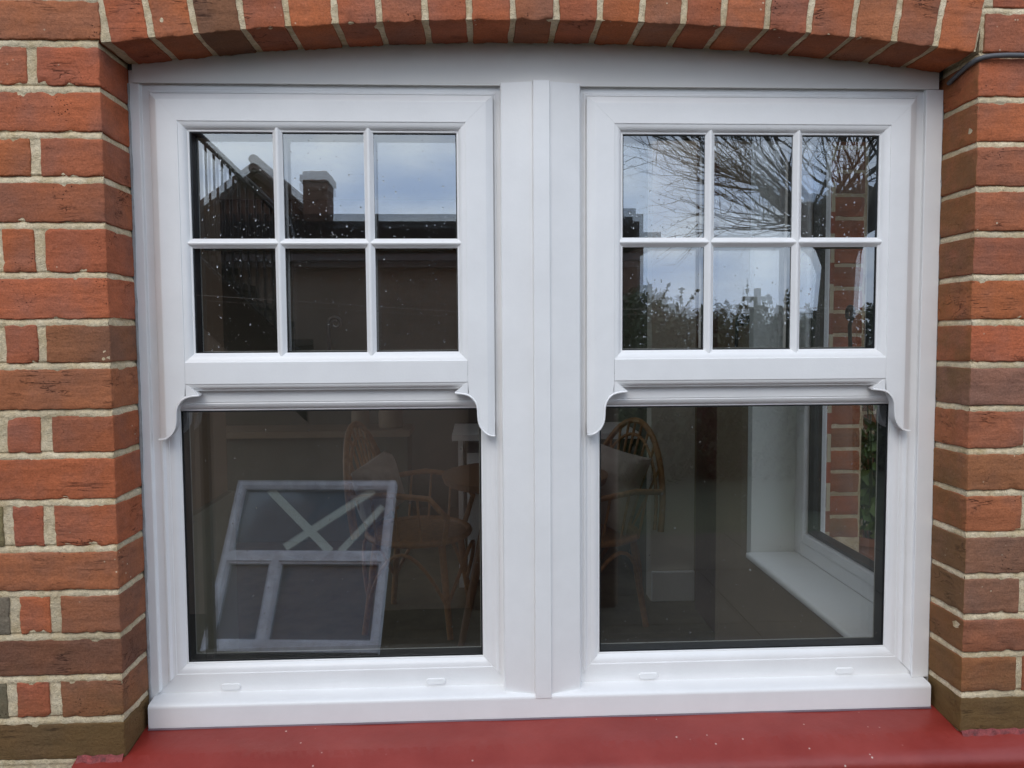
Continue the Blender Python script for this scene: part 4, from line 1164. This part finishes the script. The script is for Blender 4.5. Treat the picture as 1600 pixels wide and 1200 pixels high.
# ---- white desk with a drawer unit
dk = tag(empty('desk', (0.25, 2.8, FLOOR)), 'white desk with drawer unit at the back of the room', 'desk')
p0 = at(706, 680, 2.62); 
dtop = p0.z
child(MB().box((p0.x, 2.62, dtop - 0.03), (0.84, 3.15, dtop)).build('desk_top', M_WHITEPAINT), dk)
child(MB().box((p0.x + 0.03, 2.66, FLOOR), (p0.x + 0.055, 3.10, dtop - 0.0301)).build('leg', M_WHITEPAINT), dk)
cab = MB().box((p0.x + 0.075, 2.66, FLOOR + 0.04), (p0.x + 0.45, 3.1, dtop - 0.10)).build('drawer_unit', M_WHITEPAINT); child(cab, dk)
for q in range(3):
    z = FLOOR + 0.06 + q * 0.205
    child(bevel(MB().box((p0.x + 0.08, 2.645, z), (p0.x + 0.445, 2.6599, z + 0.195)).build('drawer_front', M_WHITEPAINT), 0.003), dk)
# ---- long shelf with pots against the back
sh0, sh1 = at(345, 676, 3.6), at(640, 676, 3.6)
shf = tag(empty('shelf_unit', (sh0.x, 3.7, FLOOR)), 'long pale shelf along the dark back wall of the room', 'shelf')
child(MB().box((sh0.x - 0.4, 3.6, sh0.z - 0.04), (sh1.x, 4.0, sh0.z)).build('shelf_board', M_DARKWALL), shf)
child(MB().box((sh0.x - 0.4, 3.64, FLOOR), (sh1.x - 0.02, 3.98, sh0.z - 0.0401)).build('shelf_front', M_BACKWALL), shf)
for i, (pa, pb, lab) in enumerate(((546, 575, 'pale round storage jar, the narrower of two on the shelf'), (589, 628, 'pale round storage jar, the wider of two on the shelf'))):
    a, b = at(pa, 668, 3.7), at(pb, 668, 3.7)
    r = (b.x - a.x) / 2; cx = (a.x + b.x) / 2
    j = tag(empty('storage_jar', (cx, 3.78, sh0.z)), lab, 'jar')
    ring = lambda rr, z: [(rr * math.cos(k * math.pi / 8), rr * math.sin(k * math.pi / 8), z) for k in range(16)]
    def lathe(prof_):
        m = MB(); v = []
        for rr, z in prof_: v += ring(rr, z)
        f = [(p * 16 + k, p * 16 + (k + 1) % 16, (p + 1) * 16 + (k + 1) % 16, (p + 1) * 16 + k) for p in range(len(prof_) - 1) for k in range(16)]
        f += [tuple(range(16))[::-1], tuple((len(prof_) - 1) * 16 + k for k in range(16))]
        return m.add(v, f)
    lathe([(r * 0.9, 0), (r, 0.01), (r, 0.10), (r * 0.9, 0.115)]).build('jar_body', M_DARKWALL, j, smooth=True)
    lathe([(r * 0.92, 0.116), (r * 0.92, 0.13), (r * 0.3, 0.14), (r * 0.2, 0.155), (0.003, 0.158)]).build('lid', M_OAK, j, smooth=True)

# ================================================================== THE GARDEN, SEEN ONLY IN THE GLASS AND THROUGH THE SIDE WINDOW
gr = MB()
gr.add([(-400, -400, GROUND - 0.004), (400, -400, GROUND - 0.004), (400, 400, GROUND - 0.004), (-400, 400, GROUND - 0.004)], [(0, 1, 2, 3)])
struct('ground', gr, M_LAWN)
pv = MB()
for i in range(16):
    for j in range(9):
        x, y = -3.2 + i * 0.46, -0.02 - j * 0.46
        if x < 4.0 and y > -4.2: pv.box((x + 0.0015, y - 0.4585, GROUND - 0.004 + 0.001), (x + 0.4585, y - 0.0015, GROUND + 0.012 + 0.004 * noise.noise(Vector((i * 1.7, j * 2.3, 0)))))
pvo = struct('patio_paving', pv, M_PAVING); pvo.data.update()

def leaves(mb, pts, size, rnd, aspect=1.7):
    for p in pts:
        a, b = Vector((rnd.gauss(0, 1), rnd.gauss(0, 1), rnd.gauss(0, 1))).normalized(), Vector((rnd.gauss(0, 1), rnd.gauss(0, 1), rnd.gauss(0, 1)))
        b = (b - a * a.dot(b)).normalized()
        s = size * rnd.uniform(0.6, 1.4)
        mb.add([p - a * s * aspect / 2, p + b * s / 2 - a * s * 0.1, p + a * s * aspect / 2, p - b * s / 2 - a * s * 0.1], [(0, 1, 2, 3)])

# ---- flat roofed outbuilding opposite
DS = 4.15
q0, q1 = refl(520, 340, DS), refl(700, 340, DS)
top = q0.z; ys = q0.y
xa, xb = refl(150, 400, DS).x, refl(968, 400, DS).x
ob = tag(empty('outbuilding', (-1, ys, GROUND)), 'low flat roofed outbuilding mirrored in the left panes', 'outbuilding')
child(MB().box((xa, ys - 3.0, GROUND - 0.1), (xb, ys, top - 0.16)).build('wall', M_RENDER), ob)
child(MB().box((xa - 0.1, ys - 3.1, top - 0.1599), (xb + 0.1, ys + 0.1, top)).build('roof', M_FASCIA), ob)
child(MB().box((xa - 0.1, ys + 0.005, top - 0.235), (xb + 0.1, ys + 0.06, top - 0.20)).build('gutter', simple('grey gutter', (0.28, 0.29, 0.31), 0.5)), ob)
child(MB().box((-0.05, ys + 0.001, GROUND), (0.75, ys + 0.04, GROUND + 1.75)).build('door', simple('dark brown door paint', (0.05, 0.035, 0.03), 0.5)), ob)
# ---- steel outdoor stair, top left
st = tag(empty('outdoor_stair', (refl(306, 500, 3.4).x, refl(306, 500, 3.4).y, GROUND)), 'dark metal outdoor stair with railing mirrored in the top left pane', 'stair')
D0 = 3.4
ha, hb_ = refl(311, 211, D0), refl(500, 392, D0)
dirx = (hb_ - ha)
yst = ha.y
child(MB().tube([ha - dirx * 0.6, ha, ha + dirx * 0.4, ha + dirx * 0.74, ha + dirx * 0.78 + Vector((0, 0, -0.08))], 0.016, 8).build('handrail', M_IRON, smooth=True, angle=80), st)
nw = refl(306, 300, D0)
child(MB().box((nw.x - 0.018, yst - 0.018, GROUND), (nw.x + 0.018, yst + 0.018, ha.z + 0.08)).build('newel_post', M_IRON), st)
L_ = 15
for k in range(-6, L_ - 3):
    t = k / L_
    p = ha + dirx * t
    child(MB().tube([(p.x, yst, p.z), (p.x, yst, p.z - 0.52)], 0.0055, 6).build('baluster', M_IRON, smooth=True, angle=80), st)
s0 = ha - dirx * 0.6; s1 = ha + dirx * 0.85
def zr(p): return p.z - 0.52
child(MB().prism([(s0.x, zr(s0)), (s1.x, zr(s1)), (s1.x, zr(s1) - 0.30), (s0.x, zr(s0) - 0.30)], yst - 0.01, yst + 0.01).build('stringer', M_IRON, fix=True), st)
for k in range(-3, 5):
    p = ha + dirx * (k * 0.19)
    child(MB().box((p.x - 0.12, yst - 0.85, zr(p) - 0.20), (p.x + 0.12, yst - 0.012, zr(p) - 0.17)).build('tread', M_IRON), st)
# ---- gabled house and its chimneys behind
DH = 13.0
ap, er = refl(404, 258, DH), refl(490, 320, DH)
hy = ap.y
slope = (ap.z - er.z) / (er.x - ap.x)
hwid = 3.4
h1 = tag(empty('gabled_house', (ap.x, hy, GROUND)), 'brick house with a gable and roof mirrored in the upper left panes', 'house')
zl_, zrr = ap.z - slope * hwid, ap.z - slope * hwid
child(MB().prism([(ap.x - hwid, GROUND), (ap.x + hwid, GROUND), (ap.x + hwid, zrr), (ap.x, ap.z - 0.12), (ap.x - hwid, zl_)], hy - 6, hy).build('wall', M_HOUSEBRICK, fix=True), h1)
rf = MB()
for s in (-1, 1):
    rf.prism([(ap.x, ap.z - 0.1), (ap.x + s * (hwid + 0.25), zrr - 0.25), (ap.x + s * (hwid + 0.25), zrr - 0.14), (ap.x, ap.z)], hy - 6.1, hy + 0.25)
rfo = child(rf.build('roof', M_ROOFTILE, fix=True), h1)
rdg = MB().tube([(ap.x, hy + 0.27, ap.z + 0.03), (ap.x, hy - 6.1, ap.z + 0.0)], 0.08, 8).build('ridge', M_ROOFTILE, smooth=True); child(rdg, h1)
for wx in (-1.2, 0.3):
    wdw = child(MB().box((ap.x + wx, hy + 0.001, 0.5), (ap.x + wx + 0.9, hy + 0.05, 1.7)).build('window', M_WHITEPAINT), h1)
    pn = MB().box((ap.x + wx + 0.08, hy + 0.0501, 0.58), (ap.x + wx + 0.82, hy + 0.056, 1.62)).build('pane', M_OLDPANE)
    pn.parent = wdw; pn.matrix_parent_inverse = Matrix.Translation(-h1.location)
c0, c1_ = refl(474, 268, DH - 1), refl(512, 268, DH - 1)
cy_ = c0.y
chm = MB().box((c0.x, cy_ - 0.5, GROUND), (c1_.x, cy_, c0.z))
chm.box((c0.x - 0.04, cy_ - 0.54, c0.z - 0.16), (c1_.x + 0.04, cy_ + 0.04, c0.z - 0.06))
stk = tag(empty('chimney_stack', (c0.x, cy_, GROUND)), 'square chimney stack with two pots mirrored in the upper left panes', 'chimney')
child(chm.build('stack', M_HOUSEBRICK), stk)
wdt = c1_.x - c0.x
for k in (0.26, 0.74):
    x = c0.x + wdt * k
    child(MB().tube([(x, cy_ - 0.25, c0.z - 0.02), (x, cy_ - 0.25, c0.z + 0.03), (x, cy_ - 0.25, c0.z + 0.055)], [wdt * 0.22, wdt * 0.21, wdt * 0.10], 12).build('chimney_pot', M_TERRA, smooth=True), stk)
# ---- neighbouring house end with chimney at the edge of the right sash
DN = 11.0
n0, n1, n2 = refl(985, 318, DN), refl(1002, 372, DN), refl(1034, 372, DN)
ny_ = n0.y
nb = tag(empty('neighbour_house', (n0.x - 1.5, ny_, GROUND)), 'dark house end with chimney mirrored at the edge of the right sash', 'house')
child(MB().box((n1.x - 4.2, ny_ - 3, GROUND), (n1.x + 0.08, ny_ - 0.3, n1.z)).build('wall', M_HOUSEBRICK), nb)
child(MB().box((n1.x - 4.4, ny_ - 3.2, n1.z), (n2.x, ny_ - 0.1, n1.z + 0.09)).build('roof', M_FASCIA), nb)
child(MB().box((n1.x - 0.75, ny_ - 1.2, n1.z + 0.0901), (n1.x - 0.05, ny_ - 0.5, n0.z - 0.12)).box((n1.x - 0.80, ny_ - 1.25, n0.z - 0.1199), (n1.x, ny_ - 0.45, n0.z)).build('chimney', M_FASCIA), nb)
# ---- bare pollarded tree
rt = random.Random(21)
DT = 6.6
hd = refl(1322, 305, DT)
tree = tag(empty('bare_tree', (hd.x + 0.05, hd.y, GROUND)), 'bare pollarded tree with dense upright shoots mirrored in the right sash', 'tree')
trunk = MB()
trunk.tube([(hd.x - 0.16, hd.y, GROUND - 0.1), (hd.x - 0.12, hd.y + 0.02, GROUND + 0.5), (hd.x - 0.10, hd.y, GROUND + 1.3), (hd.x - 0.04, hd.y, hd.z - 0.5), (hd.x + 0.02, hd.y, hd.z - 0.15), (hd.x + 0.03, hd.y, hd.z + 0.02), (hd.x + 0.03, hd.y, hd.z + 0.10)], [0.26, 0.20, 0.17, 0.155, 0.19, 0.22, 0.08], 14)
limb_ends = [(Vector((hd.x + 0.03, hd.y, hd.z + 0.02)), Vector((0, 0, 1)), 0.2)]
for (lx, ly, lz, r) in ((-0.34, 0.10, -0.10, 0.085), (0.42, -0.1, 0.05, 0.09), (-0.62, -0.25, 0.10, 0.07), (0.1, 0.5, 0.0, 0.08), (0.2, -0.5, 0.1, 0.08), (0.75, 0.2, 0.15, 0.07)):
    e = Vector((hd.x + lx, hd.y + ly, hd.z + lz))
    s = Vector((hd.x, hd.y, hd.z - 0.35))
    trunk.tube([s, (s + e) / 2 + Vector((0, 0, -0.05)), e, e + Vector((lx, ly, 0)).normalized() * 0.05 + Vector((0, 0, 0.06))], [r * 1.2, r * 0.95, r * 1.25, r * 0.6], 9)
    limb_ends.append((e, Vector((lx, ly, 0.45)).normalized(), r * 1.1))
k2 = refl(1262, 352, DT - 0.1)
trunk.tube([Vector((hd.x - 0.06, hd.y, hd.z - 0.75)), (k2 + Vector((hd.x - 0.06, hd.y, hd.z - 0.62))) / 2, k2, k2 + Vector((-0.05, 0, 0.10))], [0.10, 0.085, 0.115, 0.05], 9)
child(trunk.build('trunk', M_BARK, smooth=True, angle=80), tree)
crown = MB()
def shoot(p, d, L, r, lvl):
    n_ = 6 if lvl == 0 else 4
    pts, dd = [p], d.copy()
    for i in range(n_):
        dd = (dd + Vector((rt.gauss(0, .11), rt.gauss(0, .11), rt.gauss(0, .06) + 0.05))).normalized()
        pts.append(pts[-1] + dd * (L / n_))
    crown.tube(pts, [r * (1 - 0.8 * i / n_) for i in range(n_ + 1)], 4 if lvl else 5, caps=False)
    if lvl < 2:
        for i in range(1, n_ + 1):
            for _ in range(1 if lvl == 0 else rt.choice((0, 1))):
                side = Vector((rt.gauss(0, 1), rt.gauss(0, 1), rt.gauss(0, .7))).normalized()
                shoot(pts[i], (dd * 0.75 + side * 0.65).normalized(), L * rt.uniform(0.28, 0.5), r * 0.42, lvl + 1)
for p, d, sp in limb_ends:
    for _ in range(8 if sp < 0.15 else 13):
        v = (d + Vector((rt.gauss(0, .62), rt.gauss(0, .5), rt.gauss(0, .35)))).normalized()
        if v.z < -0.25: v.z = abs(v.z)
        q = p + Vector((rt.uniform(-sp, sp), rt.uniform(-sp, sp), rt.uniform(-sp * .3, sp * .4))) * 0.7
        shoot(q, v, rt.uniform(1.0, 2.1), rt.uniform(0.009, 0.016), 0)
# long low sprays towards the left
for _ in range(11):
    e = limb_ends[3][0]
    shoot(e + Vector((rt.uniform(-.1, .1), rt.uniform(-.1, .1), rt.uniform(-.05, .1))), Vector((-1, rt.uniform(-.4, .4), rt.uniform(-.15, .75))).normalized(), rt.uniform(0.9, 1.6), 0.011, 0)
for _ in range(20):
    shoot(k2 + Vector((rt.uniform(-.08, .08), rt.uniform(-.08, .08), rt.uniform(-.05, .08))), Vector((-1, rt.uniform(-.5, .5), rt.uniform(-.30, 1.1))).normalized(), rt.uniform(0.7, 1.35), 0.010, 0)
child(crown.build('crown', M_BARK), tree)
# ---- hedge and shrubs along the far side of the garden
def shrub(name, px, py, D, w, dep, n, label, cat, spiky=False, mat=None, seed=0):
    rs = random.Random(seed)
    t = refl(px, py, D)
    rootz = GROUND
    o = tag(empty(name, (t.x, t.y, rootz)), label, cat)
    stem = MB()
    for k in range(7):
        a = rs.uniform(0, 6.28)
        e = Vector((t.x + w * 0.35 * math.cos(a), t.y + dep * 0.35 * math.sin(a), GROUND + (t.z - GROUND) * rs.uniform(0.5, 0.98)))
        b = Vector((t.x + 0.1 * math.cos(a), t.y + 0.1 * math.sin(a), GROUND))
        stem.tube([b, (b + e) / 2 + Vector((0, 0, 0.1)), e], [0.03, 0.02, 0.006], 6)
    child(stem.build('stem', M_BARK, smooth=True), o)
    mb = MB(); pts = []
    H = t.z - GROUND
    while len(pts) < n * 2:
        u, v, h = rs.uniform(-1, 1), rs.uniform(-1, 1), rs.random()
        lim = 0.75 + 0.35 * noise.noise(Vector((u * 2.3 + seed, v * 2, h * 3)))
        if u * u + v * v + max(0, (h - 0.55) / 0.45) ** 2 * 0.8 < lim + 0.12 * rs.random():
            p = Vector((t.x + u * w / 2, t.y + v * dep / 2, GROUND + h * H * 1.02))
            if noise.noise(p * 2.6) > -0.28: pts.append(p)
    leaves(mb, pts, 0.05, rs, 1.6)
    for _ in range(26):                 # twigs breaking the outline
        u = rs.uniform(-.8, .8)
        b = Vector((t.x + u * w / 2, t.y + rs.uniform(-.4, .4) * dep, GROUND + H * rs.uniform(.75, .95)))
        e = b + Vector((rs.gauss(0, .12), rs.gauss(0, .1), rs.uniform(.15, .38)))
        mb.tube([b, e], [0.006, 0.002], 4, caps=False)
        leaves(mb, [b + (e - b) * rs.uniform(.3, 1) for _ in range(9)], 0.034, rs, 1.8)
    child(mb.build('foliage', mat or M_LEAF), o)
shrub('garden_shrub', 1000, 455, 8.0, 1.1, 1.0, 2600, 'dark bushy shrub mirrored below the neighbouring chimney', 'shrub', seed=2)
shrub('garden_shrub', 1095, 487, 8.4, 1.7, 1.0, 3200, 'low dark shrub mirrored in the lower left pane of right sash', 'shrub', seed=3)
shrub('garden_shrub', 1180, 474, 8.2, 1.5, 1.0, 3000, 'dark twiggy shrub mirrored behind the curled handle of right sash', 'shrub', seed=4)
shrub('garden_shrub', 1270, 488, 8.8, 1.8, 1.0, 3200, 'low dark shrub mirrored behind the trunk of the bare tree', 'shrub', seed=5)
shrub('garden_shrub', 1390, 478, 8.6, 1.8, 1.0, 3200, 'dark shrub mirrored beyond the bare tree, at the frame edge', 'shrub', seed=6)
pl = refl(1182, 452, 16)
po = tag(empty('utility_pole', (pl.x, pl.y, GROUND)), 'thin wooden pole mirrored above the twiggy shrub', 'pole')
child(MB().tube([(pl.x, pl.y, GROUND), (pl.x, pl.y, pl.z)], [0.10, 0.075], 8).build('shaft', M_BARK, smooth=True), po)
child(MB().box((pl.x - 0.3, pl.y - 0.04, pl.z - 0.25), (pl.x + 0.3, pl.y + 0.04, pl.z - 0.17)).build('cross_arm', M_BARK), po)
# garden wall that closes the view behind the shrubs
g0 = refl(1100, 540, 9.6)
gw = MB().box((xb + 0.4, g0.y - 0.2, GROUND), (9.5, g0.y, -0.12))
o = gw.build('garden_wall', M_RENDER); bevel(o, 0.02); tag(o, 'low brown garden wall behind the shrubs', 'wall', kind='thing')
# ---- old window leaning against the outbuilding
of = tag(empty('old_window', (refl(460, 1027, 3.6).x, 0, GROUND)), 'old white window leaning outdoors with crossed tape, mirrored in lower pane', 'window', kind='thing')
bl = refl(318, 1031, 3.60); bl.z = GROUND + 0.016
PHI, LAM = R(5), R(35)
U = Vector((math.cos(PHI), math.sin(PHI), 0)); W_ = 0.835
V = Vector((math.sin(PHI) * math.sin(LAM), -math.cos(PHI) * math.sin(LAM), math.cos(LAM))); H_ = 0.87
N = U.cross(V).normalized()
if N.y < 0: N = -N
def slab(mb, u0, u1, v0, v1, d0, d1, quad=None):
    c = quad or [(u0, v0), (u1, v0), (u1, v1), (u0, v1)]
    vs = [bl + U * a + V * b + N * d0 for a, b in c] + [bl + U * a + V * b + N * d1 for a, b in c]
    mb.add(vs, [(3, 2, 1, 0), (4, 5, 6, 7), (0, 1, 5, 4), (1, 2, 6, 5), (2, 3, 7, 6), (3, 0, 4, 7)])
    return mb
fw = 0.030
def oc(mb, nm, mat): return child(mb.build(nm, mat, fix=True), of)
oc(slab(MB(), 0, fw, 0, H_, 0, 0.06), 'stile', M_OLDFRAME); oc(slab(MB(), W_ - fw, W_, 0, H_, 0, 0.06), 'stile', M_OLDFRAME)
mid = H_ * 0.53
mx_ = W_ * 0.33
for nm, a in (('bottom_rail', (fw, W_ - fw, 0, 0.045)), ('top_rail', (fw, W_ - fw, H_ - fw, H_)), ('middle_rail', (fw, W_ - fw, mid - 0.024, mid + 0.02)), ('mullion', (mx_ - 0.018, mx_ + 0.018, 0.045, mid - 0.024))):
    oc(slab(MB(), *a, 0.0005, 0.0595), nm, M_OLDFRAME)
for a in ((fw, W_ - fw, mid + 0.02, H_ - fw), (fw, mx_ - 0.018, 0.045, mid - 0.024), (mx_ + 0.018, W_ - fw, 0.045, mid - 0.024)):
    oc(slab(MB(), *a, 0.02, 0.026), 'pane', M_OLDPANE)
    bd = MB()
    b0 = 0.012
    slab(bd, a[0], a[0] + b0, a[2], a[3], 0.0265, 0.05); slab(bd, a[1] - b0, a[1], a[2], a[3], 0.0265, 0.05)
    slab(bd, a[0] + b0, a[1] - b0, a[2], a[2] + b0, 0.0265, 0.05); slab(bd, a[0] + b0, a[1] - b0, a[3] - b0, a[3], 0.0265, 0.05)
    oc(bd, 'glazing_bead', M_OLDFRAME)
def tape(a, b, w, d):
    a, b = Vector(a), Vector(b); t = (b - a).normalized(); nn = Vector((-t.y, t.x)) * w / 2
    q = [tuple(a - nn), tuple(b - nn), tuple(b + nn), tuple(a + nn)]
    oc(slab(MB(), 0, 0, 0, 0, d, d + 0.0012, quad=q), 'tape_strip', M_TAPE)
bb, tt_ = mid + 0.035, H_ - fw - 0.01
tape((W_ * 0.20, tt_), (W_ * 0.64, bb), 0.042, 0.0262)
tape((W_ * 0.36, bb + 0.02), (W_ * 0.86, tt_), 0.042, 0.0276)
tape((W_ * 0.70, bb), (W_ * 0.93, tt_ - 0.09), 0.036, 0.0262)
# ---- washing line
wlp = [refl(60, 446, 3.0), refl(300, 461, 3.0), refl(715, 488, 3.0), refl(980, 484, 3.0), refl(1380, 482, 3.0), refl(1700, 470, 3.0)]
o = MB().tube(wlp, 0.0016, 5).build('washing_line', simple('pale cord', (0.35, 0.34, 0.3), 0.7)); tag(o, 'thin pale washing line mirrored across the lower small panes', 'line', kind='thing')
# ---- potted plant outside the side window
pp = at(1364, 830, 1.45)
pt = tag(empty('potted_plant', (pp.x, 1.45, pp.z - 0.2)), 'leafy plant in terracotta pot seen through the side window', 'plant')
ring = lambda rr, z: [(rr * math.cos(k * math.pi / 8), rr * math.sin(k * math.pi / 8), z) for k in range(16)]
lathe([(0.06, 0.0), (0.085, 0.16), (0.095, 0.162), (0.095, 0.19), (0.08, 0.19), (0.075, 0.17), (0.003, 0.168)]).build('pot', M_TERRA, pt, smooth=True)
rs = random.Random(5)
stems, lv, yl = MB(), MB(), MB()
for k in range(9):
    a = rs.uniform(0, 6.28); h = rs.uniform(0.25, 0.62)
    e = Vector((0.09 * math.cos(a), 0.09 * math.sin(a), 0.17 + h))
    stems.tube([(0.02 * math.cos(a), 0.02 * math.sin(a), 0.16), (e * 0.5 + Vector((0, 0, 0.08))), e], [0.005, 0.004, 0.002], 5)
    leaves(lv, [Vector((0.03 * math.cos(a), 0.03 * math.sin(a), 0.2)) .lerp(e, rs.random()) + Vector((rs.gauss(0, .03), rs.gauss(0, .03), rs.gauss(0, .02))) for _ in range(26)], 0.035, rs)
leaves(yl, [Vector((rs.gauss(-0.03, .03), rs.gauss(0, .04), rs.uniform(.15, .26))) for _ in range(10)], 0.035, rs)
stems.build('stem', M_LEAF, pt); lv.build('foliage', M_LEAF2, pt); yl.build('faded_leaves', M_YELLOWLEAF, pt)
lb = MB().box((1.2705, 1.30, pp.z - 0.26), (1.9, 1.5995, pp.z - 0.2005)).build('ledge', M_PAVING); bevel(lb, 0.006)
tag(lb, 'stone ledge under the terracotta plant pot', 'ledge', kind='thing')
